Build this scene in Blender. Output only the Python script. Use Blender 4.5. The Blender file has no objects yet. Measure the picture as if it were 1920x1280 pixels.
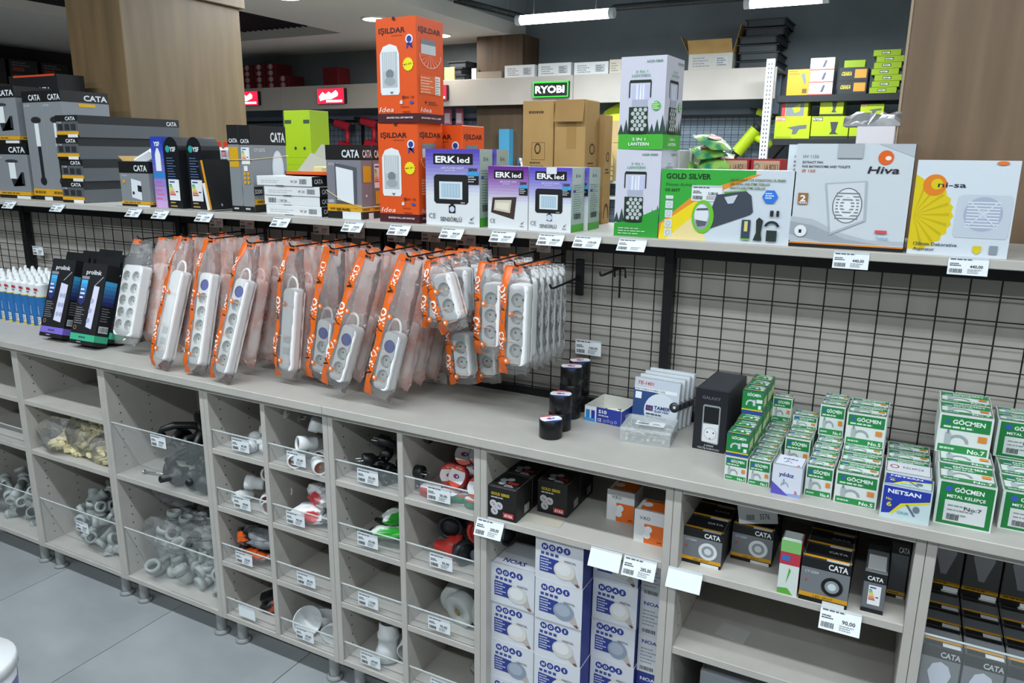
import bpy, math, random
from mathutils import Vector, Matrix, Euler, noise
R = math.radians
rnd = random.Random(7)
S = bpy.context.scene
C = S.collection
# ---------------------------------------------------------------- camera
FPX = 1430.55
WX = Vector((0.88482702, 0.11902655, -0.45045956))    # world axes written in camera space (x right, y down, z forward)
WY = Vector((0.46581349, -0.20535221, 0.86072543))
WZ = Vector((0.00994631, -0.97142326, -0.23714536))
CAMZ = 1.6
cd = bpy.data.cameras.new('camera'); cam = bpy.data.objects.new('camera', cd); C.objects.link(cam)
right = Vector((WX.x, WY.x, WZ.x)); down = Vector((WX.y, WY.y, WZ.y)); fwd = Vector((WX.z, WY.z, WZ.z))
m = Matrix((right, -down, -fwd)).transposed().to_4x4(); m.translation = (0, 0, CAMZ)
cam.matrix_world = m
cd.sensor_width = 36; cd.lens = FPX / 1920 * 36; cd.clip_start = .05; cd.clip_end = 60
S.camera = cam
# ---------------------------------------------------------------- world, lights, exposure
w = bpy.data.worlds.new('world'); S.world = w; w.use_nodes = True
w.node_tree.nodes['Background'].inputs[0].default_value = (.55, .62, .72, 1)
w.node_tree.nodes['Background'].inputs[1].default_value = .22
vs = S.view_settings
vs.view_transform = 'Standard'; vs.look = 'None'; vs.gamma = 1; vs.use_curve_mapping = False
vs.exposure = 0.62
def area(name, loc, sx, sy, power, col=(.93, .97, 1), rot=(0, 0, 0)):
    l = bpy.data.lights.new(name, 'AREA'); l.shape = 'RECTANGLE'; l.size = sx; l.size_y = sy; l.energy = power; l.color = col
    o = bpy.data.objects.new(name, l); C.objects.link(o); o.location = loc; o.rotation_euler = rot
    return o
COOL = (.86, .945, 1)
TUBES = [(-3.6, .45, 3.15), (-1.9, .45, 3.15), (-.2, .45, 3.15), (1.5, .45, 3.15), (-3.4, -1.4, 3.15), (-1.6, -1.4, 3.15), (.2, -1.4, 3.15), (1.9, -1.4, 3.15)]
for p in TUBES: area('aisle_tube_light', p, 1.5, .1, 35 if p[1] > 0 else 38, COOL)
FILL_TUBES = [(-4.6, 3.35, 2.6), (-2.6, 3.35, 2.6), (-.6, 3.35, 2.75), (1.2, 3.35, 2.75)]  # tube row added out of frame to brighten the lowered ceiling
for p in FILL_TUBES:
    area('far_aisle_tube_light', (p[0], p[1], p[2] - .04), 1.4, .1, 30, COOL); area('far_aisle_tube_uplight', (p[0], p[1], p[2] + .04), 1.4, .1, 12, COOL, (math.pi, 0, 0))

# ---------------------------------------------------------------- pixel -> world (on a known plane)
def ray(x, y):
    d = Vector((x - 960, y - 640, FPX)); return Vector((WX.dot(d), WY.dot(d), WZ.dot(d)))
def PY(x, y, Y): r = ray(x, y); r = r * (Y / r.y); r.z += CAMZ; return r
def PZ(x, y, Z): r = ray(x, y); r = r * ((Z - CAMZ) / r.z); r.z += CAMZ; return r

# ---------------------------------------------------------------- materials
def lin(h):
    r = []
    for i in (0, 2, 4):
        c = int(h[i:i+2], 16) / 255
        r.append(c / 12.92 if c <= .04045 else ((c + .055) / 1.055) ** 2.4)
    return (*r, 1)
_M = {}
def M(h, rough=.5, metal=0, emit=0, alpha=1, spec=.4):
    k = (h, rough, metal, emit, alpha)
    if k in _M: return _M[k]
    m = bpy.data.materials.new('paint_' + h); m.use_nodes = True
    b = m.node_tree.nodes['Principled BSDF']
    b.inputs['Base Color'].default_value = lin(h); b.inputs['Roughness'].default_value = rough
    b.inputs['Metallic'].default_value = metal; b.inputs['Alpha'].default_value = alpha
    b.inputs['Specular IOR Level'].default_value = spec
    if emit:
        b.inputs['Emission Color'].default_value = lin(h); b.inputs['Emission Strength'].default_value = emit
    _M[k] = m; return m
def noisy(name, h1, h2, scale, rough=.5, stretch=(1, 1, 1), detail=4, bump=0, alpha=1, metal=0, coord='Object', lo=.3, hi=.7):
    m = bpy.data.materials.new(name); m.use_nodes = True; n = m.node_tree.nodes; l = m.node_tree.links
    b = n['Principled BSDF']; tc = n.new('ShaderNodeTexCoord'); mp = n.new('ShaderNodeMapping'); nz = n.new('ShaderNodeTexNoise'); cr = n.new('ShaderNodeValToRGB')
    mp.inputs['Scale'].default_value = stretch; nz.inputs['Scale'].default_value = scale; nz.inputs['Detail'].default_value = detail
    l.new(tc.outputs[coord], mp.inputs[0]); l.new(mp.outputs[0], nz.inputs['Vector']); l.new(nz.outputs['Fac'], cr.inputs[0]); l.new(cr.outputs[0], b.inputs['Base Color'])
    cr.color_ramp.elements[0].position = lo; cr.color_ramp.elements[1].position = hi
    cr.color_ramp.elements[0].color = lin(h1); cr.color_ramp.elements[1].color = lin(h2)
    b.inputs['Roughness'].default_value = rough; b.inputs['Alpha'].default_value = alpha; b.inputs['Metallic'].default_value = metal
    if bump:
        bp = n.new('ShaderNodeBump'); bp.inputs['Strength'].default_value = bump; bp.inputs['Distance'].default_value = .004
        l.new(nz.outputs['Fac'], bp.inputs['Height']); l.new(bp.outputs[0], b.inputs['Normal'])
    return m
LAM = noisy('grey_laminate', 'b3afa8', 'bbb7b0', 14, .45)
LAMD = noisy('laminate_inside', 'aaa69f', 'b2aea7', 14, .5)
WOOD = noisy('oak_veneer', '59482f', '7d6748', 2.2, .5, (6, 6, .55), 8, .06, lo=.25, hi=.75)
TILE = noisy('grey_stone_tile', '8b9092', 'a3a8aa', 2.6, .38, (1, 1.5, 1), 6)
GROUT = M('5c5f60', .8)
BLACK = M('101113', .45)
def film(name, h1, h2, alpha, scale=16, strength=.9):
    m = noisy(name, h1, h2, scale, .35, lo=.35, hi=.6); n = m.node_tree.nodes; l = m.node_tree.links; b = n['Principled BSDF']; out = n['Material Output']
    b.inputs['Alpha'].default_value = alpha; b.inputs['Specular IOR Level'].default_value = 0
    tc = n.new('ShaderNodeTexCoord'); vo = n.new('ShaderNodeTexNoise'); vo.inputs['Scale'].default_value = 48; vo.inputs['Detail'].default_value = 3; bp = n.new('ShaderNodeBump'); bp.inputs['Strength'].default_value = strength; bp.inputs['Distance'].default_value = .006
    l.new(tc.outputs['Object'], vo.inputs['Vector']); l.new(vo.outputs['Fac'], bp.inputs['Height'])
    gl = n.new('ShaderNodeBsdfGlossy'); gl.inputs['Roughness'].default_value = .09; fr = n.new('ShaderNodeFresnel'); fr.inputs['IOR'].default_value = 1.35; mx = n.new('ShaderNodeMixShader')
    l.new(bp.outputs[0], gl.inputs['Normal']); l.new(fr.outputs[0], mx.inputs[0]); l.new(b.outputs[0], mx.inputs[1]); l.new(gl.outputs[0], mx.inputs[2]); l.new(mx.outputs[0], out.inputs['Surface'])
    return m
CLEAR = film('clear_film', 'f6f7f8', 'ffffff', .11)
BOUNCEF = film('pink_tinted_film', 'f09a80', 'f8e4de', .36)  # orange bounce from the bag print is painted into the film colour
ACRYL = M('dfe6e6', .05, alpha=.07)
ACRYLE = M('e9efee', .2, alpha=.6)
STEEL = M('c0c4c6', .25, metal=1)
GREYP = noisy('grey_pvc', '9aa09e', 'abb1ae', 9, .4)
FOIL = noisy('silver_foil', 'a8abb0', 'f0f0f2', 20, .25, bump=1, metal=.8)
CARD = noisy('brown_cardboard', 'a8854f', 'b8945c', 8, .8)

# ---------------------------------------------------------------- mesh collector
class MB:
    def __init__(s): s.v = []; s.f = []; s.mi = []; s.sm = []; s.mats = []; s.T = Matrix()
    def mat(s, m):
        if isinstance(m, str): m = M(m)
        if m not in s.mats: s.mats.append(m)
        return s.mats.index(m)
    def add(s, vs, fs, m, smooth=False):
        b = len(s.v); k = s.mat(m)
        s.v += [tuple(s.T @ Vector(p)) for p in vs]
        for f in fs: s.f.append([b + i for i in f]); s.mi.append(k); s.sm.append(smooth)
        return s
    def box(s, x0, y0, z0, x1, y1, z1, m, c=0):
        if c <= 0:
            vs = [(x, y, z) for z in (z0, z1) for y in (y0, y1) for x in (x0, x1)]
            return s.add(vs, [(0, 2, 3, 1), (4, 5, 7, 6), (0, 1, 5, 4), (1, 3, 7, 5), (3, 2, 6, 7), (2, 0, 4, 6)], m)
        lo = (x0, y0, z0); hi = (x1, y1, z1); idx = {}; vs = []
        for sx in (0, 1):
            for sy in (0, 1):
                for sz in (0, 1):
                    sg = (sx, sy, sz)
                    for a in range(3):
                        p = [hi[i] if sg[i] else lo[i] for i in range(3)]
                        for i in range(3):
                            if i != a: p[i] += -c if sg[i] else c
                        idx[(sg, a)] = len(vs); vs.append(p)
        fs = []; ctr = Vector([(lo[i] + hi[i]) / 2 for i in range(3)])
        def face(ids):
            P = [Vector(vs[i]) for i in ids]; n = (P[1] - P[0]).cross(P[2] - P[0]); mid = sum(P, Vector()) / len(P)
            fs.append(tuple(ids) if n.dot(mid - ctr) > 0 else tuple(reversed(ids)))
        def sgn(a, va, b, vb, c_, vc):
            t = [0, 0, 0]; t[a] = va; t[b] = vb; t[c_] = vc; return tuple(t)
        for a in range(3):
            b, c2 = [(1, 2), (0, 2), (0, 1)][a]
            for va in (0, 1):
                face([idx[(sgn(a, va, b, q, c2, r), a)] for q, r in ((0, 0), (1, 0), (1, 1), (0, 1))])
            for q in (0, 1):
                for r in (0, 1):
                    k0 = sgn(a, 0, b, q, c2, r); k1 = sgn(a, 1, b, q, c2, r)
                    face([idx[(k0, b)], idx[(k1, b)], idx[(k1, c2)], idx[(k0, c2)]])
        for sx in (0, 1):
            for sy in (0, 1):
                for sz in (0, 1): face([idx[((sx, sy, sz), a)] for a in range(3)])
        return s.add(vs, fs, m)
    def lathe(s, prof, m, n=16, O=(0, 0, 0), A=(0, 0, 1), smooth=True, a0=0, a1=2 * math.pi):
        A = Vector(A).normalized(); U = A.orthogonal().normalized(); V = A.cross(U); O = Vector(O)
        full = abs(a1 - a0 - 2 * math.pi) < 1e-6; k = n if full else n + 1; vs = []; fs = []
        for r, h in prof:
            for i in range(k):
                t = a0 + (a1 - a0) * i / n; vs.append(O + A * h + (U * math.cos(t) + V * math.sin(t)) * r)
        for j in range(len(prof) - 1):
            for i in range(n):
                i2 = (i + 1) % k; fs.append((j * k + i, j * k + i2, (j + 1) * k + i2, (j + 1) * k + i))
        return s.add(vs, fs, m, smooth)
    def cyl(s, p0, p1, r, m, n=12, r1=None, smooth=True):
        p0 = Vector(p0); p1 = Vector(p1); L = (p1 - p0).length; r1 = r if r1 is None else r1
        s.lathe([(r, 0), (r1, L)], m, n, p0, p1 - p0, smooth)
        s.lathe([(0, 0), (r, 0)], m, n, p0, p1 - p0, False); return s.lathe([(r1, L), (0, L)], m, n, p0, p1 - p0, False)
    def tube(s, pts, r, m, n=8, caps=True):
        pts = [Vector(p) for p in pts]; vs = []; fs = []; prev = None
        for i, p in enumerate(pts):
            t = (pts[min(i + 1, len(pts) - 1)] - pts[max(i - 1, 0)]).normalized()
            U = t.orthogonal().normalized() if prev is None else (prev - t * prev.dot(t)).normalized()
            prev = U; V = t.cross(U); rr = r[i] if isinstance(r, (list, tuple)) else r
            vs += [p + (U * math.cos(2 * math.pi * j / n) + V * math.sin(2 * math.pi * j / n)) * rr for j in range(n)]
        for i in range(len(pts) - 1):
            for j in range(n): fs.append((i * n + j, i * n + (j + 1) % n, (i + 1) * n + (j + 1) % n, (i + 1) * n + j))
        if caps: fs += [tuple(reversed(range(n))), tuple(range((len(pts) - 1) * n, len(pts) * n))]
        return s.add(vs, fs, m, True)
    def prism(s, poly, y0, y1, m, smooth=False):      # polygon in x,z (counter-clockwise seen from -y), extruded along y
        n = len(poly); vs = [(x, y0, z) for x, z in poly] + [(x, y1, z) for x, z in poly]
        fs = [tuple(range(n)), tuple(reversed(range(n, 2 * n)))] + [(i, i + n, (i + 1) % n + n, (i + 1) % n) for i in range(n)]
        return s.add(vs, fs, m, smooth)
    def build(s, name, parent=None, loc=None, rot=None):
        me = bpy.data.meshes.new(name); me.from_pydata([tuple(p) for p in s.v], [], s.f)
        for m in s.mats: me.materials.append(m)
        me.polygons.foreach_set('material_index', s.mi); me.polygons.foreach_set('use_smooth', s.sm); me.update()
        o = bpy.data.objects.new(name, me); C.objects.link(o)
        if parent: o.parent = parent
        if loc: o.location = loc
        if rot: o.rotation_euler = rot
        return o
def tag(o, label, cat, group=None):
    o['label'] = label; o['category'] = cat
    if group: o['group'] = group
    return o
def thing(name, label, cat, loc=(0, 0, 0), rot=(0, 0, 0), group=None):
    o = bpy.data.objects.new(name, None); o.empty_display_size = .05; C.objects.link(o)
    o.location = loc; o.rotation_euler = rot; return tag(o, label, cat, group)
def copy_tree(o, loc=None, rot=None, label=None, parent=None):
    c = o.copy(); C.objects.link(c)
    if parent is not None: c.parent = parent
    if loc is not None: c.location = loc
    if rot is not None: c.rotation_euler = rot
    if label: c['label'] = label
    for ch in o.children: copy_tree(ch, parent=c)
    return c
def struct(o): o['kind'] = 'structure'; return o

# ---------------------------------------------------------------- flat print on a face
_T = {}
def text_mesh(t, bold=0.0):
    k = (t, bold)
    if k in _T: return _T[k]
    cu = bpy.data.curves.new('text', 'FONT'); cu.body = t; cu.size = 1; cu.resolution_u = 2; cu.offset = bold; cu.fill_mode = 'FRONT'
    ob = bpy.data.objects.new('text', cu); C.objects.link(ob)
    me = bpy.data.meshes.new_from_object(ob.evaluated_get(bpy.context.evaluated_depsgraph_get()))
    v = [(p.co.x, p.co.y) for p in me.vertices]; f = [tuple(p.vertices) for p in me.polygons]
    fix = []
    for q in f:
        a, b, c = (Vector((*v[i], 0)) for i in q[:3])
        fix.append(q if (b - a).cross(c - a).z >= 0 else tuple(reversed(q)))
    x0 = min(p[0] for p in v) if v else 0; x1 = max(p[0] for p in v) if v else 1
    v = [(p[0] - x0, p[1]) for p in v]
    bpy.data.objects.remove(ob); bpy.data.meshes.remove(me); bpy.data.curves.remove(cu)
    _T[k] = (v, fix, x1 - x0); return _T[k]
class Face:
    def __init__(s, mb, O, U, V, w, h):
        s.mb = mb; s.O = Vector(O); s.U = Vector(U).normalized(); s.V = Vector(V).normalized(); s.N = s.U.cross(s.V); s.w = w; s.h = h; s.k = 0
    def p(s, u, v): return s.O + s.U * (u * s.w) + s.V * (v * s.h) + s.N * (.00035 + s.k * .00013)
    def poly(s, pts, col): s.mb.add([s.p(*q) for q in pts], [tuple(range(len(pts)))], col); s.k += 1; return s
    def rect(s, u0, v0, u1, v1, col): return s.poly([(u0, v0), (u1, v0), (u1, v1), (u0, v1)], col)
    def ell(s, u, v, ru, rv, col, n=20, a0=0, a1=360):
        full = a1 - a0 >= 360; t = [R(a0 + (a1 - a0) * i / (n if full else n - 1)) for i in range(n)]
        return s.poly([(u + ru * math.cos(a), v + rv * math.sin(a)) for a in t], col)
    def disc(s, u, v, r, col, n=20): return s.ell(u, v, r / s.w, r / s.h, col, n)     # r in metres
    def ring(s, u, v, ru, rv, th, col, n=22, a0=0, a1=360):
        vs = []; fs = []
        for i in range(n + 1):
            a = R(a0 + (a1 - a0) * i / n)
            for k in (1, 1 - th): vs.append(s.p(u + ru * k * math.cos(a), v + rv * k * math.sin(a)))
        for i in range(n): fs.append((2 * i + 1, 2 * i, 2 * i + 2, 2 * i + 3))
        s.mb.add(vs, fs, col); s.k += 1; return s
    def text(s, t, u, v, h, col, wd=None, bold=.012, shear=0, rot=0, center=False):   # h = cap height in face heights, wd = width in face widths
        vv, ff, tw = text_mesh(t, bold)
        sy = h * s.h / .72; sx = (wd * s.w / tw) if wd else sy; W = tw * sx
        ca, sa = math.cos(R(rot)), math.sin(R(rot)); pts = []
        for x, y in vv:
            X = x * sx + y * sy * shear - (W / 2 if center else 0); Y = y * sy
            X, Y = X * ca - Y * sa, X * sa + Y * ca
            pts.append(s.O + s.U * (u * s.w + X) + s.V * (v * s.h + Y) + s.N * (.00035 + s.k * .00013))
        s.mb.add(pts, ff, col); s.k += 1; return s
    def bars(s, u, v, wd, lines, dv, th, col, seed=1):       # lines of small illegible print
        r = random.Random(seed); vs = []; fs = []
        for i in range(lines):
            x = u; y = v - i * dv; end = u + wd * r.uniform(.65, 1)
            while x < end:
                L = r.uniform(.06, .2) * wd; x1 = min(x + L, end); b = len(vs)
                vs += [s.p(x, y), s.p(x1, y), s.p(x1, y + th), s.p(x, y + th)]; fs.append((b, b + 1, b + 2, b + 3)); x = x1 + .03 * wd
        s.mb.add(vs, fs, col); s.k += 1; return s
    def barcode(s, u, v, wd, h, col='202020', n=13, seed=3):
        r = random.Random(seed); vs = []; fs = []; x = u; st = wd / n / 2
        while x < u + wd:
            b = len(vs); q = st * r.uniform(.5, 1.5); vs += [s.p(x, v), s.p(x + q, v), s.p(x + q, v + h), s.p(x, v + h)]; fs.append((b, b + 1, b + 2, b + 3)); x += q + st * r.uniform(.6, 1.4)
        s.mb.add(vs, fs, col); s.k += 1; return s
    def grad(s, u0, v0, u1, v1, c0, c1, n=10):
        a = [int(c0[i:i+2], 16) for i in (0, 2, 4)]; b = [int(c1[i:i+2], 16) for i in (0, 2, 4)]
        for i in range(n):
            t = i / (n - 1); col = ''.join('%02x' % round(a[j] + (b[j] - a[j]) * t) for j in range(3))
            k = s.k; s.rect(u0, v0 + (v1 - v0) * i / n, u1, v0 + (v1 - v0) * (i + 1) / n, col); s.k = k
        s.k += 1; return s
class CartonPrint:
    def __init__(s, w, d, h, mb=None):
        s.mb = mb or MB()
        s.F = Face(s.mb, (0, 0, 0), (1, 0, 0), (0, 0, 1), w, h)
        s.R = Face(s.mb, (w, 0, 0), (0, 1, 0), (0, 0, 1), d, h)
        s.T = Face(s.mb, (0, 0, h), (1, 0, 0), (0, 1, 0), w, d)
        s.L = Face(s.mb, (0, d, 0), (0, -1, 0), (0, 0, 1), d, h)
        s.B = Face(s.mb, (w, d, 0), (-1, 0, 0), (0, 0, 1), w, h)
def carton(name, label, w, d, h, loc, col, draw=None, rz=0, group=None, cat='box', flap=None, rot=None):
    mb = MB(); mb.box(0, 0, 0, w, d, h, M(col, .45) if isinstance(col, str) else col, min(.0016, h * .08))
    o = mb.build(name, None, loc, rot or (0, 0, R(rz))); tag(o, label, cat, group)
    P = CartonPrint(w, d, h)
    if draw: draw(P)
    # closing flap seam with a thumb notch on the top
    fl = flap or '6d6a66'
    a_, b_ = .0016 / w, .0016 / d
    P.T.poly([(.02, .03), (.98, .03), (.98, .97), (.98 - a_, .97), (.98 - a_, .03 + b_), (.02 + a_, .03 + b_), (.02 + a_, .97), (.02, .97)], fl)
    P.mb.build('printed_artwork', o)
    return o
# ================================================================ SETTING
fl = MB(); fl.box(-9, -3, -.05, 3, 7.2, -.004, GROUT); floor = struct(fl.build('floor'))
tm = MB(); tm.box(.0015, .0015, -.004, .5985, .5985, 0, TILE, .0008)
t0 = tm.build('tile', floor, (-2.2, 1.08, 0)); n = 0
for i in range(-4, 5):
    for j in range(-2, 3):
        if (i, j) == (0, 0): continue
        t = t0.copy(); C.objects.link(t); t.location = (-2.2 + i * .6, 1.08 + j * .6, 0)
fr = MB(); fr.box(-9, 2.28, -.004, 3, 7.2, 0, TILE); fr.build('far_floor_finish', floor)
WALLG = noisy('slate_wall_paint', '6a7378', '727b80', 5, .8)
wl = MB(); wl.box(-9, 7.1, 0, 3, 7.2, 3.4, WALLG); struct(wl.build('wall_back'))
wl = MB(); wl.box(-9.1, -3, 0, -9, 7.2, 3.4, M('2b2b2e', .8)); struct(wl.build('wall_left'))
wl = MB(); wl.box(3, -3, 0, 3.1, 7.2, 3.4, M('8d8c88', .8)); struct(wl.build('wall_right'))
wl = MB(); wl.box(-9, -3.1, 0, 3, -3, 3.4, M('8d8c88', .8)); struct(wl.build('wall_front'))
CEIL = noisy('ceiling_paint', '8a9296', '929a9e', 3, .8)
cl = MB(); cl.box(-9, -3, 3.3, 3, 7.2, 3.4, CEIL); struct(cl.build('ceiling'))
sof = MB(); WH = M('d8d3cb', .7)
# lowered ceiling with a rectangular opening
sof.box(-9, 2.9, 2.7, -6.6, 7.1, 2.82, WH); sof.box(-5.0, 2.9, 2.7, -3.6, 7.1, 2.82, WH)
sof.box(-6.6, 6.03, 2.7, -5.0, 7.1, 2.82, WH); sof.box(-6.6, 2.9, 2.7, -5.0, 3.4, 2.82, WH)
sof.box(-3.62, 2.9, 2.82, -3.6, 7.1, 3.3, M('8f9698', .8)); so = struct(sof.build('ceiling_soffit')); so.name = 'ceiling.001'
gr = MB()
for i in range(22): gr.box(-6.6 + i * .073, 3.4, 2.78, -6.585 + i * .073, 6.03, 2.83, M('1c151c', .6))
gr.build('slat_grille', so)
for x, y in ((-4.21, 5.51), (-4.2, 6.49), (-4.22, 4.5)):
    d = MB(); d.lathe([(.0, 0), (.085, 0), (.1, .0), (.1, .012)], M('fff6ec', emit=6), 24, (0, 0, -.012)); d.lathe([(.1, -.012), (.115, -.008), (.115, 0)], M('e8e8e8'), 24)
    o = d.build('downlight', None, (x, y, 2.7)); tag(o, 'round white downlight recessed in the lowered ceiling', 'ceiling light', 'downlights in the lowered ceiling')
    l = area('downlight_lamp', (x, y, 2.67), .16, .16, 5, (1, .95, .9))
# wooden columns
def column(x0, y0, x1, y1, z1, nm):
    c = MB(); c.box(x0, y0, 0, x1, y1, z1, WOOD, .003); c.box(x0 - .02, y0 - .02, 2.275, x1 + .02, y1 + .02, z1 + .02, WOOD, .003)
    return struct(c.build(nm))
column(-3.39, 2.25, -3.03, 2.9, 3.28, 'trim_1')
c = MB(); c.box(-.07, 2.25, 0, .75, 2.9, 3.29, noisy('brown_oak_veneer', '63503c', '8d7359', 2.2, .5, (6, 6, .5), 8, .06, lo=.25, hi=.75), .003)
c.box(-.0755, 2.251, 0, -.0695, 2.9, 3.29, M('a8977f', .6)); struct(c.build('trim_2'))
c = MB(); c.box(-3.95, 6.75, 0, -3.45, 7.1, 2.7, noisy('dark_oak_veneer', '4a3b2c', '655039', 2.2, .6, (6, 6, .5), 8), .003); struct(c.build('trim_3'))

# ================================================================ CABINET RUN
YF = 1.555; YB = 1.925; ZB = .108; ROWS = [.108, .305, .50, .696]
BX = [.092 - k * .4965 for k in range(-2, 8)]          # unit boundaries, right to left
def leg(par, x, y):
    g = MB(); g.cyl((x, y, .012), (x, y, .09), .017, M('8f9292')); g.lathe([(0, 0), (.026, 0), (.026, .008), (.019, .014)], M('8f9292'), 14, (x, y, 0)); g.build('leg', par)
def sheet(par, nm, x0, x1, z0, z1, y=YF + .006):
    g = MB(); g.box(x0, y, z0, x1, y + .003, z1, ACRYL); g.box(x0, y - .0003, z1 - .0022, x1, y + .0033, z1, ACRYLE); o = g.build(nm, par); o['label'] = 'clear acrylic bin front'; return o
def unit(x0, x1, label, shelves, fronts, mid=None):
    """shelves: list of z ; fronts: list of (z0, z1) ; mid: True splits the unit in two columns"""
    u = thing('cabinet_unit', label, 'cabinet', ((x0 + x1) / 2, YF, 0), group=None); ox = (x0 + x1) / 2
    def part(nm, *b, m=LAM, c=.001):
        g = MB(); g.box(b[0] - ox, b[1] - YF, b[2], b[3] - ox, b[4] - YF, b[5], m, c); return g.build(nm, u)
    holes = []
    for nm, a in (('side_panel', x0 + .0005), ('side_panel', x1 - .0185)):
        p = part(nm, a, YF, .09, a + .018, YB, .896)
        holes.append((p, a + .018))
    for p, xr in holes[:1]:
        h = MB(); F = Face(h, (xr - ox, 0, 0), (0, 1, 0), (0, 0, 1), 1, 1)
        for z in [.14 + .032 * q for q in range(23)]:
            for y in (.045, .16): k = F.k; F.disc(y, z, .0028, '3a3835', 8); F.k = k
        h.build('pin_holes', p)['kind'] = 'stuff'
    part('base_board', x0 + .0185, YF + .001, .09, x1 - .0185, YB, ZB); part('top_board', x0 + .0185, YF + .001, .878, x1 - .0185, YB, .896)
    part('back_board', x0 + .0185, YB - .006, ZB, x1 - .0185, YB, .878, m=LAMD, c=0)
    xm = ox
    if mid: part('divider', xm - .009, YF, ZB, xm + .009, YB - .006, .878)
    cols = [(x0 + .0185, xm - .009), (xm + .009, x1 - .0185)] if mid else [(x0 + .0185, x1 - .0185)]
    for z in shelves:
        for a, b in cols: part('shelf_board', a, YF + .002, z - .018, b, YB - .006, z)
    for z0, z1 in fronts:
        for a, b in cols:
            g = MB(); g.box(a - ox, .006, z0, b - ox, .009, z1, ACRYL); g.box(a - ox, .0055, z1 - .0022, b - ox, .0093, z1, ACRYLE); o = g.build('bin_front', u); o['label'] = 'clear acrylic bin front'
    for a in (x0 + .05, x1 - .05):
        for y in (YF + .035, YB - .05): leg(u, a - ox, y - YF)
    return cols
K = {}
K[6] = unit(BX[9], BX[8], 'grey laminate cabinet with grey pipe fittings behind acrylic, beyond the beige-bag cabinet', [.5, .696], [(.108, .30), (.5, .57)])
K[5] = unit(BX[8], BX[7], 'grey laminate cabinet holding bags of beige plastic pieces on its middle shelf', [.498, .696], [(.108, .30)])
K[4] = unit(BX[7], BX[6], 'grey laminate cabinet with two tall acrylic-fronted bins, black handles above grey elbows', [.503], [(.108, .30), (.503, .695)])
K[3] = unit(BX[6], BX[5], 'grey laminate pigeonhole cabinet with white plugs and lampholders in its bins', ROWS[1:], [(z, z + .062) for z in ROWS], True)
K[2] = unit(BX[5], BX[4], 'grey laminate pigeonhole cabinet with coloured tape rolls and black plugs in its bins', ROWS[1:], [(z, z + .062) for z in ROWS], True)
K[1] = unit(BX[4], BX[3], 'grey laminate cabinet filled with white and blue bulb cartons', [.70], [])
K[0] = unit(BX[3], BX[2], 'grey laminate cabinet with black spotlight boxes above two empty shelves', [.493, .697], [])
K[-1] = unit(BX[2], BX[1], 'grey laminate cabinet full of grey bulb boxes behind a clear front', [.503], [(.108, .30), (.503, .69)])
K[-2] = unit(BX[1], BX[0], 'empty grey laminate cabinet at the end of the run', [.5], [])
TOPZ = .92
for x0, x1, lb in ((-4.4, BX[5] - .0006, 'long grey laminate worktop under the hanging power strips'), (BX[5] + .0006, 1.09, 'long grey laminate worktop carrying tape rolls and green clamp boxes')):
    g = MB(); g.box(x0, 1.535, .896, x1, 1.93, TOPZ, LAM, .0015); tag(g.build('worktop'), lb, 'countertop')
# ================================================================ BACK PANEL, WIRE GRIDS, UPPER SHELF
SZ = 1.405
PANEL = noisy('beige_panel', 'a39e97', 'aca79f', 10, .55)
POSTX = [-4.29, -3.335, -2.38, -1.445, -.548, .38, 1.09]
for i in range(6):
    g = MB(); g.box(POSTX[i] + .001, 1.945, .60, POSTX[i + 1] - .001, 1.96, SZ - .02, PANEL); o = g.build('back_board')
    tag(o, ['beige back board behind the farthest wire grid', 'beige back board behind the blue caulk tubes', 'beige back board behind the boxed power strips', 'beige back board behind the orange bagged power strips', 'beige back board behind the empty hooks and black tape rolls', 'beige back board behind the green clamp boxes'][i], 'panel')
GZ = [1.313, 1.2594, 1.206, 1.15, 1.095, 1.041, .985, .945]
for i in range(6):
    x0, x1 = POSTX[i] + .013, POSTX[i + 1] - .013
    lb = ['black wire display grid beyond the far upright', 'black wire display grid behind the blue caulk tubes', 'black wire display grid behind the boxed power strips', 'black wire display grid holding the orange bagged power strips', 'black wire display grid with empty hooks above the black tape rolls', 'black wire display grid behind the green clamp boxes'][i]
    t = thing('wire_grid_panel', lb, 'display grid', (x0, 1.92, TOPZ))
    g = MB(); k = int((x1 - x0) / .0586); off = ((x1 - x0) - k * .0586) / 2
    for q in range(k + 1): g.cyl((off + q * .0586, .0035, .0), (off + q * .0586, .0035, SZ - .03 - TOPZ), .0017, BLACK, 6)
    for z in GZ: g.cyl((0, 0, z - TOPZ), (x1 - x0, 0, z - TOPZ), .0017, BLACK, 6)
    g.build('wire_mesh', t)
    g = MB(); g.box(0, -.008, SZ - .055 - TOPZ, x1 - x0, .012, SZ - .021 - TOPZ, BLACK, .001); g.build('top_rail', t)
    g = MB(); g.box(0, -.008, 0, x1 - x0, .012, .018, BLACK, .001); g.build('bottom_rail', t)
for i, x in enumerate(POSTX[1:6]):
    g = MB(); g.box(x - .012, 1.908, TOPZ, x + .012, 1.942, SZ - .02, BLACK, .001); o = g.build('upright_post')
    tag(o, ['black steel upright beside the blue caulk tubes', 'black steel upright behind the first orange power strip bags', 'black steel upright behind the middle of the bagged power strips', 'black steel upright between the tape rolls and the green clamp boxes', 'black steel upright behind the largest green clamp boxes'][i], 'post')
for x0, x1, lb in ((-4.4, -1.4455, 'grey display shelf board carrying the grey and black lamp boxes'), (-1.4445, 1.09, 'grey display shelf board carrying flood light and extractor fan boxes')):
    g = MB(); g.box(x0, 1.815, SZ - .02, x1, 2.20, SZ, LAM, .0015); tag(g.build('display_shelf'), lb, 'shelf')

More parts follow.
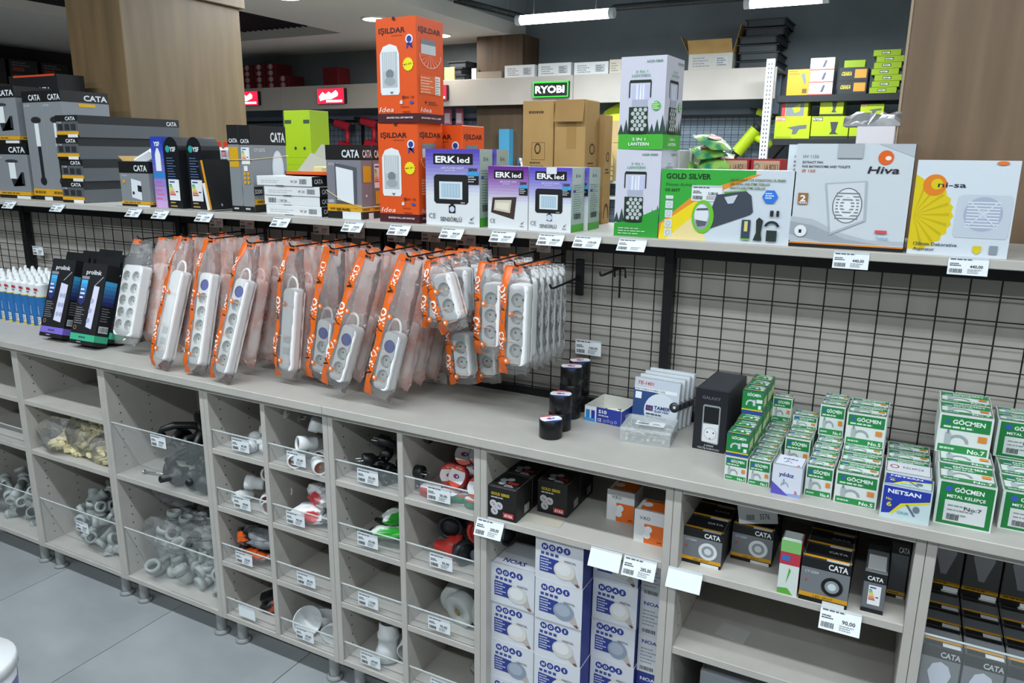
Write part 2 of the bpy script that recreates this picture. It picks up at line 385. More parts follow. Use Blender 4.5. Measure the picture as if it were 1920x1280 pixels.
def tube_fixture(p, L=1.4):
    t = thing('tube_light', 'hanging tube light over the ' + ('front' if p[1] < 2 else 'far') + ' aisle', 'ceiling light', p, group='tube lights over the aisles')
    g = MB(); g.box(-L / 2, -.03, .0, L / 2, .03, .03, M('dfe3e6', .4), .004); g.build('housing', t)
    for x in (-L * .35, L * .35): g = MB(); g.cyl((x, 0, .03), (x, 0, (3.3 if p[0] > -3.6 or p[1] < 2 else 2.7) - p[2]), .004, M('50565a'), 6); g.build('suspension_rod', t)
for p in TUBES: tube_fixture(p)
for p in FILL_TUBES: tube_fixture(p)  # housings for the added fill tubes
# ================================================================ BOXES ON THE UPPER SHELF
def cata(F, model='CT-5272', pic=None, yel=.075, head=.2, logo=.5, fs=1):
    F.rect(0, 1 - head, 1, 1, '141414'); F.text('CATA', .97 - logo, 1 - head * .82, head * .5, 'd8dcdf', wd=logo, bold=.03)
    if model: F.text(model, .07, 1 - head - .075 * fs, .035 * fs, 'd4d8da')
    F.rect(0, yel, 1, yel + .065, 'd9a11e'); F.rect(0, 0, 1, yel, '161616'); F.rect(.55, 0, .97, yel * .8, 'dfe3e4'); F.bars(.08, yel + .02, .84, 1, .02, .025, '7a5a10')
    if pic: pic(F)
def pic_bollard(F):
    F.rect(.5, .5, .72, .72, 'e4e8ea'); F.ell(.61, .74, .26, .03, '26282b'); F.rect(.54, .2, .7, .5, '222326'); F.ell(.62, .18, .16, .04, '202124')
def pic_wall(F):
    F.rect(.42, .36, .62, .66, 'e6eaec'); F.ell(.52, .68, .2, .03, '3a3c40'); F.poly([(.45, .36), (.62, .36), (.85, .24), (.85, .48), (.78, .48), (.78, .3), (.5, .22)], '2a2c30')
def energy(F, u0, v0, u1, v1):
    F.rect(u0, v0, u1, v1, 'e9eced'); cs = ['2f9a46', '6fb23c', 'c9cf3a', 'e8c531', 'e39a2c', 'd8632c', 'c8342c']; h = (v1 - v0)
    for i, c in enumerate(cs):
        k = F.k; F.rect(u0 + .06 * (u1 - u0), v0 + h * (.72 - i * .08), u0 + (u1 - u0) * (.3 + i * .05), v0 + h * (.78 - i * .08), c); F.k = k
    F.k += 1; F.rect(u0 + .1 * (u1 - u0), v0 + h * .85, u0 + .6 * (u1 - u0), v0 + h * .92, '3450a0'); F.rect(u0 + .62 * (u1 - u0), v0 + h * .4, u0 + .85 * (u1 - u0), v0 + h * .45, '222222')
GB = '85898d'
def d_wall(P): cata(P.F, 'CT-7031', pic_wall, .06, .2, .5); cata(P.R, None, None, .06, .2, .5)
xw = PY(60, 368, 1.9).x
carton('wall_lamp_box', 'grey lamp box with black header and wall lantern picture, under its twin', .225, .16, .222, (xw - .225, 1.9, SZ), GB, d_wall, group='boxed wall lanterns')
carton('wall_lamp_box', 'grey lamp box with wall lantern picture stacked on top of its twin', .225, .16, .222, (PY(38, 260, 1.9).x - .225, 1.9, SZ + .2222), GB, d_wall, group='boxed wall lanterns')
def d_dark(P):
    P.F.rect(0, .8, 1, 1, '1a1a1b'); P.F.text('CATA', .5, .84, .06, 'c8ccce', wd=.36); P.R.rect(0, .8, 1, 1, '1a1a1b'); P.T.rect(0, 0, 1, 1, 'c8442a'); P.F.rect(.1, .985, .96, 1, 'd04a2c')
x0 = PY(18, 160, 2.07).x; x1 = PY(108, 160, 2.07).x
carton('black_lamp_box', 'tall black box with an orange top edge behind the wall lantern boxes', x1 - x0, .12, .505, (x0, 2.07, SZ), '28292b', d_dark)
def d_tall(P):
    cata(P.F, 'CT-7101', pic_bollard, .04, .1, .62, .5); cata(P.R, None, None, .04, .1, .5, .5); P.R.rect(.35, .86, .7, .89, 'd9a81f')
xb = -2.956; wb = (xb - PY(39, 172, 1.9).x) / 2
carton('bollard_lamp_box', 'tall grey box with garden bollard lamp picture, bare front', wb - .001, .2, .42, (xb - 2 * wb, 1.9, SZ), GB, d_tall)
carton('bollard_lamp_box', 'tall grey lamp box behind the four stacked long boxes, yellow sticker on its side', wb - .001, .2, .42, (xb - wb, 1.9, SZ), GB, d_tall)
def d_long(P):
    F = P.F; F.rect(0, .72, 1, 1, '1b1b1c'); F.text('CATA', .45, .77, .16, 'd8dcdf', wd=.45, bold=.03); F.rect(0, .12, 1, .28, 'd9a11e'); F.rect(0, 0, 1, .12, '161616'); F.rect(.5, 0, .95, .14, 'e8e8e8')
    F.rect(.1, .34, .3, .6, '2c2d30'); F.rect(.4, .34, .6, .6, '2c2d30'); F.rect(.68, .34, .88, .6, '303236'); F.text('CT-7085', .06, .63, .07, 'd4d8da')
    P.R.rect(0, .62, 1, 1, '1f2022'); P.R.text('CATA', .86, .68, .2, 'd0d4d7', wd=.11, bold=.03)
for i in range(4):
    carton('long_lamp_box', ['bottom of four stacked long dark grey lamp boxes', 'second from the bottom of four stacked long dark lamp boxes', 'third from the bottom of four stacked long dark lamp boxes', 'topmost of four stacked long dark grey lamp boxes'][i],
           .134, .45, .081, (-2.952 + (.006 if i % 2 else 0), 1.858 + .004 * (i % 2), SZ + i * .0812), '585c60', d_long, group='stacked long lamp boxes')
# opened small box with flaps
def d_small(P):
    cata(P.F, 'CT-9183', None, .05, .26, .45); P.F.poly([(.38, .2), (.72, .14), (.74, .56), (.4, .62)], 'dfe3ea'); P.F.poly([(.6, .34), (.73, .32), (.735, .46), (.605, .48)], '1d2026'); P.F.rect(.1, .52, .2, .58, 'd9a11e'); P.F.disc(.45, .3, .006, '2a2c30')
    cata(P.R, None, None, .05, .26, .6); energy(P.R, .3, .3, .9, .62)
o = carton('thermostat_box', 'small grey box with thermostat picture and its brown flaps standing open', .158, .1, .16, (-2.60, 1.858, SZ), GB, d_small)
g = MB(); g.box(.07, .098, .16, .158, .1, .225, CARD); g.T = Matrix.Translation((0, .0, .16)) @ Matrix.Rotation(R(35), 4, 'Y'); g.box(-.03, .02, -.001, .03, .1, .001, CARD); g.build('open_flap', o)
g = MB(); g.T = Matrix.Translation((.09, .05, .17)) @ Euler((.3, -.5, .4)).to_matrix().to_4x4(); g.box(-.035, -.02, -.012, .035, .02, .02, M('e6e8ea', .4), .004); g.build('white_inner_part', o)
def d_blue(P):
    P.F.grad(0, 0, 1, 1, 'c9a5d8', '2440b0'); P.F.rect(0, .42, 1, .5, '2f86c8'); P.F.poly([(.3, .52), (.75, .52), (.75, .75), (.6, .84), (.45, .84), (.3, .75)], 'e8eef2'); P.F.text('YSF', .25, .87, .06, 'f4f6f8', wd=.5, bold=.03); P.F.bars(.15, .36, .7, 5, .06, .015, 'e0608a')
    P.R.grad(0, 0, 1, 1, 'b795cc', '2038a0')
carton('blue_lamp_box', 'narrow blue and violet box with white bottle-shaped picture', .062, .06, .246, (-2.436, 1.875, SZ), '3048b0', d_blue)
def arch_box(label, x, y, rz):
    w_, d_, h_, a_ = .082, .075, .2, .045
    poly = [(0, 0), (w_, 0), (w_, h_)] + [(w_ / 2 + w_ / 2 * math.cos(R(t)), h_ + a_ * math.sin(R(t))) for t in range(20, 180, 20)] + [(0, h_)]
    g = MB(); g.prism(poly, 0, d_, M('17191d', .4)); o = g.build('arched_lamp_box', None, (x, y, SZ), (0, 0, R(rz))); tag(o, label, 'box', 'arched black lamp boxes')
    P = CartonPrint(w_, d_, h_); F = P.F
    F.disc(.28, 1.02, .012, '2fa09a'); F.text('YSF', .42, .98, .075, 'e8ecee', wd=.4, bold=.03); F.bars(.16, .86, .6, 10, .045, .012, '6a86b8'); energy(F, .16, .14, .88, .5)
    F.bars(.2, .09, .5, 2, .06, .022, 'c9a85a'); P.mb.build('printed_artwork', o)
arch_box('black arched lamp box with energy label beside the narrow blue box', -2.368, 1.872, -4)
arch_box('black arched lamp box with energy label beside the leaning thin box', -2.268, 1.885, -4)
def d_thin(P): P.F.rect(0, 0, .35, .55, 'e8e8e8'); P.F.rect(.35, 0, .62, 1, 'd9961e'); P.F.rect(.62, 0, 1, 1, '161616'); P.R.rect(0, 0, 1, 1, '1c1c1d'); P.R.text('6', .3, .05, .06, 'e0e0e0')
carton('thin_lamp_box', 'thin black and yellow box leaning over on the shelf edge', .036, .1, .165, (-2.128, 1.835, SZ + .003), '2a2a2a', d_thin, rot=(0, R(-10), 0))
# glue tubes on a plastic crate
g = MB(); t = thing('plastic_crate', 'small grey plastic crate under the red-capped tubes', 'crate', (-2.33, 2.03, SZ))
g.box(0, 0, 0, .24, .12, .006, M('5d6366'))
for z in (.0, .075): g.box(0, 0, z, .24, .004, z + .02, M('6d7376')); g.box(.236, 0, z, .24, .12, z + .02, M('6d7376')); g.box(0, .116, z, .24, .12, z + .02, M('6d7376')); g.box(0, 0, z, .004, .12, z + .02, M('6d7376'))
for i in range(9): g.box(i * .0295, 0, 0, i * .0295 + .004, .004, .08, M('6d7376'))
g.build('basket', t); g = MB(); g.box(-.004, -.004, .095, .244, .124, .103, M('c9ccca')); g.build('rim_tray', t)
g = MB(); g.cyl((0, 0, 0), (0, 0, .1), .0155, M('e3e5e8', .35), 14); g.lathe([(.0155, .1), (.006, .108), (.006, .115)], M('e3e5e8'), 12)
F = Face(g, (-.011, -.0157, .0), (1, 0, 0), (0, 0, 1), .022, .1); F.rect(0, .78, 1, .98, 'c7344a'); F.text('OKO', .05, .8, .13, 'f2f2f2', wd=.9); F.bars(.1, .6, .8, 3, .1, .03, 'c06070')
tb = g.build('glue_tube', None, (-2.30, 2.06, SZ + .103)); g = MB(); g.cyl((0, 0, .112), (0, 0, .128), .009, M('e0401e', .35), 12); g.build('cap', tb)
tag(tb, 'white glue tube with red cap standing on the small crate', 'glue tube', 'red-capped tubes on the crate')
for i in range(1, 6): copy_tree(tb, (-2.30 + i * .036, 2.06, SZ + .103))
# boxed oval lamps tied with a rubber band
def pic_oval(F): F.ell(.72, .5, .17, .22, 'c9ced6', 24); F.ell(.72, .51, .14, .19, 'd6dbe3', 24)
def d_oval(sd):
    def d(P):
        F = P.F; F.rect(0, .78, 1, 1, '151515'); F.text('CATA', .12, .8, .045, 'd8dcdf', wd=.76, bold=.03); F.rect(0, 0, 1, .07, '151515'); F.bars(.2, .03, .6, 1, .01, .02, 'c8c8c8')
        if sd: energy(F, .15, .56, .85, .75); F.rect(.3, .48, .62, .54, 'e8e8e8'); [F.disc(.35 + .3 * (i % 2), .45 - .05 * (i // 2), .006, 'd9a11e', 8) for i in range(6)]
        else: F.rect(.1, .52, .9, .75, 'd3a21f')
        cata(P.R, 'CT-5272', pic_oval, .09, .22, .42)
        P.R.rect(.0, .2, .25, .3, '1c1c1c'); P.R.text('3200', .02, .22, .05, 'e8e8e8', wd=.2)
    return d
carton('oval_lamp_box', 'upright grey lamp box with a yellow panel on its narrow front', .052, .16, .283, (-2.06, 1.88, SZ), GB, d_oval(0))
o = carton('oval_lamp_box', 'upright grey lamp box with oval lamp picture on its wide side', .052, .16, .281, (-2.007, 1.88, SZ), GB, d_oval(1))
g = MB(); g.tube([(-2.0635, 1.877, SZ + .17), (-1.9535, 1.877, SZ + .172), (-1.9525, 2.043, SZ + .185), (-2.0635, 2.043, SZ + .185), (-2.0635, 1.877, SZ + .17)], .0014, M('d6c8a0', .6), 6); tag(g.build('rubber_band'), 'beige rubber band stretched around the two oval lamp boxes', 'rubber band')
# flat white boxes
def d_flat(k):
    def d(P):
        P.F.bars(.08, .5, .45, 2, .2, .08, 'b9bcbe', k); P.F.barcode(.78 if k != 1 else .08, .25, .13, .5, '35373a', 10, k); P.F.text('W 24', .62 if k != 1 else .3, .35, .28, '6a6c70'); P.F.rect(.35, .0, .5, .08, '55585a')
        P.R.rect(0, 0, 1, 1, '17181a'); P.R.text('CATA', .05, .3, .45, 'd0d4d7', wd=.2, bold=.03)
    return d
for i, (dx, dy) in enumerate(((.0, 0), (-.008, .003), (-.004, .0), (-.03, -.004))):
    carton('flat_panel_box', ['bottom of four flat white lamp boxes', 'second from the bottom of four flat white lamp boxes', 'third from the bottom of four flat white lamp boxes', 'topmost flat white lamp box, under the open tray'][i], .235, .2, .0305, (-1.887 + dx, 1.862 + dy, SZ + i * .0307), 'dfe2e3', d_flat(i), group='flat white lamp boxes')
t = thing('open_lamp_tray', 'opened grey tray with raised lid and orange edge on the flat white boxes', 'box', (-1.86, 1.90, SZ + .124))
g = MB(); g.box(.03, 0, 0, .22, .15, .004, M('b9452a')); g.box(.03, 0, 0, .22, .003, .014, M('d85a20', .5)); g.box(.03, .147, 0, .22, .15, .014, M('c8c6b8')); g.box(.217, 0, 0, .22, .15, .014, M('d85a20')); g.box(.03, 0, 0, .033, .15, .014, M('c8c6b8')); g.build('tray', t)
g = MB(); g.T = Matrix.Translation((.0, .06, .012)) @ Euler((R(-38), R(16), 0)).to_matrix().to_4x4()
g.box(.02, 0, 0, .15, .003, .085, M('b6b5a6', .6)); g.box(.02, 0, .085, .12, .04, .088, M('a9a89a', .6)); g.box(.15, 0, .0, .153, .05, .085, M('8b8d94', .6)); g.box(.0, .04, .088, .1, .043, .15, M('b2b1a3', .6)); g.build('raised_lid', t)
g = MB(); g.box(.12, .03, .004, .16, .06, .03, M('e2dfa0', .5), .004); g.build('foam_block', t)
# square panel lamps
def pic_panel(F): F.poly([(.26, .2), (.86, .14), (.88, .7), (.25, .76)], '55575e'); F.poly([(.3, .26), (.78, .2), (.78, .66), (.29, .71)], 'e4e8ec')
def d_panel(P):
    cata(P.F, 'CT-5235', None, .1, .2, .5); pic_panel(P.F); P.F.rect(0, .15, 1, .2, 'd9a11e'); P.F.text('1800', .03, .215, .045, 'e8e8e8', wd=.17); P.F.text('LED PANEL', .28, .105, .03, '3a2a08', wd=.4)
    P.F.rect(.44, 0, .97, .1, 'dfe3e4'); cata(P.R, None, None, .1, .2, .8); P.R.rect(.15, .5, .85, .72, 'd3a21f'); P.R.disc(.4, .32, .004, 'e8e8e8', 8)
o = carton('panel_lamp_box', 'grey box with a white square panel lamp picture and rubber band', .134, .055, .22, (-1.624, 1.86, SZ), '7f7f88', d_panel)
g = MB(); g.tube([(-.001, -.002, .085), (.06, -.003, .055), (.135, -.002, .036), (.1365, .1, .036)], .0014, M('d6c8a0', .6), 6); g.build('rubber_band', o)
def d_panel2(P): cata(P.R, None, None, .1, .2, .8); energy(P.R, .1, .42, .8, .75); P.R.rect(.15, .2, .85, .38, 'd3a21f')
carton('panel_lamp_box', 'grey panel lamp box standing right behind the one with a rubber band', .134, .055, .22, (-1.624, 1.917, SZ), '7f7f88', d_panel2)
# orange wall lamp cartons
def d_isil(P):
    F = P.F
    F.rect(0, 0, 1, .09, '4a1d22'); F.text('IŞILDAR', .08, .855, .05, '2a1420', wd=.66, bold=.025)
    F.bars(.4, .825, .4, 1, .01, .008, '8a3a14'); F.disc(.83, .79, .0125, 'e8eaf2', 18); F.disc(.83, .79, .0085, '2b3f94', 18); F.poly([(.76, .7), (.8, .71), (.83, .76), (.87, .71), (.91, .7), (.9, .755), (.77, .755)], '2b3f94')
    F.poly([(.13, .27), (.55, .27), (.58, .3), (.58, .66), (.52, .73), (.35, .755), (.18, .73), (.1, .66), (.1, .3)], 'e6e9ea'); F.rect(.15, .34, .53, .68, 'b9bfc3')
    for i in range(7): k = F.k; F.rect(.19 + i * .045, .5, .205 + i * .045, .7, 'dfe4e6'); F.k = k
    F.k += 1; F.ell(.34, .47, .1, .045, '7c8388'); F.ell(.34, .4, .14, .04, '9fa6aa'); F.poly([(.33, .3), (.43, .3), (.38, .275)], '6a7076')
    n_ = 28; F.poly([(.8 + (.135 if i % 2 else .115) * math.cos(2 * math.pi * i / n_), .555 + (.135 if i % 2 else .115) * .5 * math.sin(2 * math.pi * i / n_)) for i in range(n_)], 'f0e020'); F.text('MAX. 20W !', .7, .543, .018, '2a2410', wd=.2, rot=6)
    F.text('EAC', .72, .235, .02, '3a1a14', wd=.09); F.text('CE', .85, .235, .02, '3a1a14', wd=.08); F.disc(.67, .245, .005, '6a3020', 6); F.poly([(.58, .18), (.65, .18), (.65, .205), (.615, .22), (.58, .205)], 'd8dadc'); F.ell(.87, .195, .05, .014, '3c56b0'); F.bars(.6, .15, .3, 1, .01, .006, '7a2c10')
    F.text('Idea', .06, .105, .05, 'f4e6dc', wd=.36, shear=.35, bold=.0); F.bars(.65, .1, .28, 1, .01, .008, '5a2010'); F.text('SENSORED WALL LAMP ARMATURE', .24, .04, .018, 'e8d8d8', wd=.66, bold=.02); F.disc(.47, 1 - .012, .005, '40180c', 10)
    r_ = P.R; r_.rect(0, 0, 1, .09, '4a1d22'); r_.text('IŞILDAR', .08, .86, .05, '2a1420', wd=.82, bold=.025); r_.rect(.16, .66, .7, .8, 'c9cdcf'); r_.rect(.16, .75, .7, .8, '7a8086'); r_.ring(.5, .66, .4, .13, .04, 'f2d8c8', 20, 180, 360)
    for a in range(190, 360, 20): k = r_.k; r_.poly([(.5, .66), (.5 + .39 * math.cos(R(a)), .66 + .125 * math.sin(R(a))), (.52 + .39 * math.cos(R(a)), .66 + .125 * math.sin(R(a)))], 'f0c8b0'); r_.k = k
    r_.rect(.1, .28, .85, .46, 'e46a35'); r_.bars(.12, .43, .5, 6, .027, .008, 'f6d6c4'); r_.rect(.66, .28, .85, .46, 'e8e2de'); r_.bars(.68, .43, .15, 7, .024, .008, '6a6a6a'); r_.text('Idea', .1, .105, .045, 'f4e6dc', wd=.4, shear=.35, bold=0); r_.text('SENSORED WALL LAMP', .12, .04, .016, 'e8d8d8', wd=.75, bold=.02); r_.disc(.3, .2, .004, '5a2010', 8); r_.bars(.4, .2, .4, 2, .02, .008, '5a2010')
OR = 'e2561b'
carton('wall_lamp_carton', 'tall orange wall lamp carton at the bottom of the stack', .14, .13, .281, (-1.41, 1.842, SZ), OR, d_isil, group='orange wall lamp cartons')
carton('wall_lamp_carton', 'tall orange wall lamp carton on top of the stack', .14, .13, .279, (-1.405, 1.84, SZ + .2812), OR, d_isil, rz=-1.5, group='orange wall lamp cartons')
x1 = PY(867, 300, 1.99).x
carton('wall_lamp_carton', 'orange wall lamp carton standing behind the stacked orange pair', .14, .13, .279, (x1 - .14, 1.99, SZ), OR, d_isil, group='orange wall lamp cartons')
# flood light boxes
def d_erk(c0, watt, sens, brown=False):
    def d(P):
        F = P.F; F.grad(0, .4, 1, 1, 'd9dde6', c0, 12); F.rect(0, 0, 1, .4, 'dfe3e6')
        F.rect(.15, .8, .88, .94, '151416'); F.text('ERK', .19, .825, .085, 'f4f4f4', wd=.38, bold=.035); F.text('led', .6, .825, .075, 'f4f4f4', wd=.22, bold=.02); F.text('LED FLOOD LIGHT', .3, .745, .026, 'e8e4f2', wd=.42); F.bars(.37, .715, .28, 1, .01, .012, 'c8c0e0')
        if brown: F.poly([(.08, .26), (.66, .16), (.72, .52), (.12, .5)], '40302a'); F.poly([(.15, .3), (.56, .26), (.6, .47), (.18, .46)], 'cfc8b8'); F.poly([(.2, .33), (.52, .3), (.54, .42), (.22, .42)], 'e6dfc8')
        else:
            F.poly([(.2, .29), (.76, .29), (.8, .32), (.8, .64), (.76, .67), (.2, .67), (.16, .64), (.16, .32)], '1b1c1f'); F.poly([(.26, .35), (.69, .35), (.69, .58), (.26, .58)], 'd9e2e6'); F.rect(.3, .375, .65, .555, 'a9c3d4')
            for i in range(6): k = F.k; F.rect(.33 + i * .055, .39, .337 + i * .055, .54, 'dfe8ee'); F.k = k
            F.k += 1; F.text(watt, .66, .3, .018, 'e8e8e8', wd=.08)
            if sens: F.rect(.44, .17, .56, .27, '18191c'); F.disc(.5, .22, .008, 'c8d4e8'); F.rect(.47, .27, .53, .3, '18191c')
        F.rect(.78, .55, .99, .66, '151619'); F.rect(.78, .66, .99, .71, '3aa0d8'); F.text(watt, .8, .72, .04, '101010', wd=.17, bold=.03); F.bars(.8, .64, .16, 3, .03, .012, 'd8d8d8')
        F.text('CE', .06, .09, .07, '1c1d20', wd=.13, bold=-.01)
        if sens: F.text('SENSÖRLÜ', .28, .06, .055, '2a2c30', wd=.4)
        F.poly([(.83, .1), (.85, .085), (.92, .14), (.85, .105)], '4a4c50'); F.bars(.81, .05, .14, 1, .01, .015, '8a8c90')
        r_ = P.R; r_.grad(0, 0, 1, 1, '9fb3a6', 'b9c7bf', 4); r_.text('Erk', .3, .85, .05, '3a4a60', wd=.4); r_.bars(.15, .72, .7, 14, .035, .01, '5c7a70'); r_.rect(0, 0, 1, .12, '4aa035'); r_.barcode(.2, .2, .5, .09); r_.rect(.1, .62, .3, .66, '2f50a0')
    return d
carton('flood_light_box', 'violet and white flood light box marked 30W, the largest of the flood light boxes', .178, .068, .21, (-1.245, 1.842, SZ), 'd3d7dc', d_erk('5546b4', '30W', 1), rz=-1)
carton('flood_light_box', 'violet flood light box hidden behind the large 30W box', .178, .068, .21, (-1.235, 1.916, SZ), 'd3d7dc', d_erk('5546b4', '30W', 1))
carton('flood_light_box', 'purple flood light box with a brown lamp picture', .122, .08, .166, (-1.042, 1.842, SZ), 'd3d7dc', d_erk('6b2390', '20W', 0, True))
carton('flood_light_box', 'small violet 10W flood light box with a white patch over its logo', .124, .08, .165, (-.917, 1.84, SZ), 'd3d7dc', lambda P: (d_erk('5a4cc0', '10W', 1)(P), P.F.rect(.42, .9, .66, 1, 'dfe3e8')), rz=-1)
carton('flood_light_box', 'small violet flood light box standing behind the 10W one', .124, .08, .165, (-.905, 1.924, SZ), 'd3d7dc', d_erk('5a4cc0', '10W', 1))
# plain cardboard cartons
def d_card(k):
    def d(P):
        F = P.F; F.bars(.2, .9, .5, 1, .02, .02, '5b4424', k)
        if k: F.rect(.4, .62, .7, .95, 'a37f45'); [F.ring(.2 + i * .24, .38, .1, .05, .12, '3a2c18', 4, 45, 405) for i in range(3)]; F.poly([(.17, .35), (.2, .35), (.2, .4), (.22, .4), (.185, .43), (.15, .4), (.17, .4)], '3a2c18'); F.poly([(.4, .42), (.48, .42), (.44, .37)], '3a2c18'); F.poly([(.62, .39), (.74, .39), (.68, .42)], '3a2c18'); F.rect(.2, .14, .32, .2, '3a2c18'); F.ring(.46, .17, .14, .035, .1, '3a2c18', 4, 45, 405)
        else: F.ring(.52, .6, .3, .1, .04, '5b4424', 4, 45, 405); F.ring(.5, .62, .1, .045, .3, '3a2c18'); F.bars(.25, .5, .5, 2, .03, .012, '5b4424'); F.ring(.5, .08, .36, .14, .05, '4a3820', 20, 0, 180); F.ring(.5, .08, .22, .09, .4, '5b4424', 20, 0, 180)
        P.R.ring(.5, .62, .2, .045, .3, '5b4424'); P.R.bars(.2, .5, .6, 2, .03, .012, '5b4424'); P.R.ring(.5, .05, .36, .14, .2, '5b4424', 20, 0, 180)
    return d
carton('cardboard_carton', 'tall brown cardboard carton printed with a bean emblem', .098, .1, .345, (-1.035, 2.03, SZ), CARD, d_card(0), flap='6a5230')
o = carton('cardboard_carton', 'tall brown cardboard carton with handling symbols and folded-down flap', .095, .1, .345, (-.932, 2.025, SZ), CARD, d_card(1), flap='6a5230')
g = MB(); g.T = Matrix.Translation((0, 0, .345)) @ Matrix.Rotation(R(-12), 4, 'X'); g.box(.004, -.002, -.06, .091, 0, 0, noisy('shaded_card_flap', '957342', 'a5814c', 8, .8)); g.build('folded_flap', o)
carton('cardboard_carton', 'shorter brown cardboard carton behind the one with handling symbols', .085, .06, .31, (-.905, 2.128, SZ), CARD, d_card(0), flap='6a5230')
# lantern boxes
def d_lant(lower):
    def pic(F, s=1):
        F.rect(.27, .54, .65, .7, 'c3c6e2'); F.rect(.36, .54, .4, .7, 'e8eaf4'); F.rect(.5, .54, .54, .7, 'e8eaf4'); F.poly([(.44, .54), (.48, .54), (.47, .7), (.45, .7)], 'f2f2fa'); F.poly([(.2, .72), (.7, .72), (.68, .75), (.22, .75)], '14251c'); F.ring(.45, .69, .25, .13, .08, '18241e', 18, 200, 340) if 0 else None
        F.rect(.2, .56, .225, .73, '18241e'); F.rect(.67, .56, .695, .73, '18241e'); F.rect(.28, .455, .62, .54, 'aeb2c4'); F.poly([(.22, .18), (.64, .18), (.64, .46), (.22, .46)], '22342a')
        for r_ in range(6):
            for c_ in range(3): k = F.k; F.disc(.31 + c_ * .11 + (.055 if r_ % 2 else 0), .22 + r_ * .042, .0052, 'b9c2c0', 6); F.k = k
        F.k += 1; F.ell(.43, .178, .2, .012, '18241e')
    def d(P):
        for F in (P.F, P.R):
            F.rect(0, 0, 1, 1, 'cfcfdc'); b = .16
            for i in range(9):
                x = .05 + i * .115; hh = b + .08 + .05 * ((i * 7) % 3); k = F.k; F.poly([(x - .07, b), (x + .07, b), (x, hh + .04)], '2f4a40'); F.k = k
            F.k += 1
            if lower: F.poly([(0, 0), (1, 0), (1, .34), (.6, .24), (.3, .18), (0, .15)], '2f9a36')
            else: F.rect(0, 0, 1, .165, '48b138')
            pic(F)
            if not lower: F.text('2 IN 1', .32, .095, .03, 'f0f4f0', wd=.3, bold=.02); F.text('LANTERN', .24, .04, .035, 'f0f4f0', wd=.46, bold=.02); F.disc(.82, .47, .011, '55b83e'); F.bars(.74, .5, .16, 4, .02, .008, 'e8f4e4')
            else: F.bars(.1, .09, .7, 3, .03, .01, 'bfe0bc')
            F.text('HOP-9909', .58, .93, .025, '2d7a50', wd=.34, bold=.015); F.text('2 IN 1', .34, .83, .022, '4f9a6a', wd=.26, bold=.01); F.text('LANTERN', .26, .785, .028, '4f9a6a', wd=.4, bold=.01)
    return d
LW = 'cfcfdc'
carton('lantern_box', 'white and green camping lantern box at the bottom of the stack', .114, .13, .212, (-.676, 1.842, SZ), LW, d_lant(1), group='camping lantern boxes')
carton('lantern_box', 'white and green camping lantern box on top of the stack', .114, .13, .214, (-.674, 1.842, SZ + .2122), LW, d_lant(0), rz=-2, group='camping lantern boxes')
carton('lantern_box', 'camping lantern box standing directly behind the stacked pair', .114, .1, .212, (-.672, 1.982, SZ), 'c9c8c4', None, group='camping lantern boxes')
carton('lantern_box', 'rearmost camping lantern box on the shelf', .114, .1, .212, (-.668, 2.085, SZ), 'c9c8c4', None, group='camping lantern boxes')
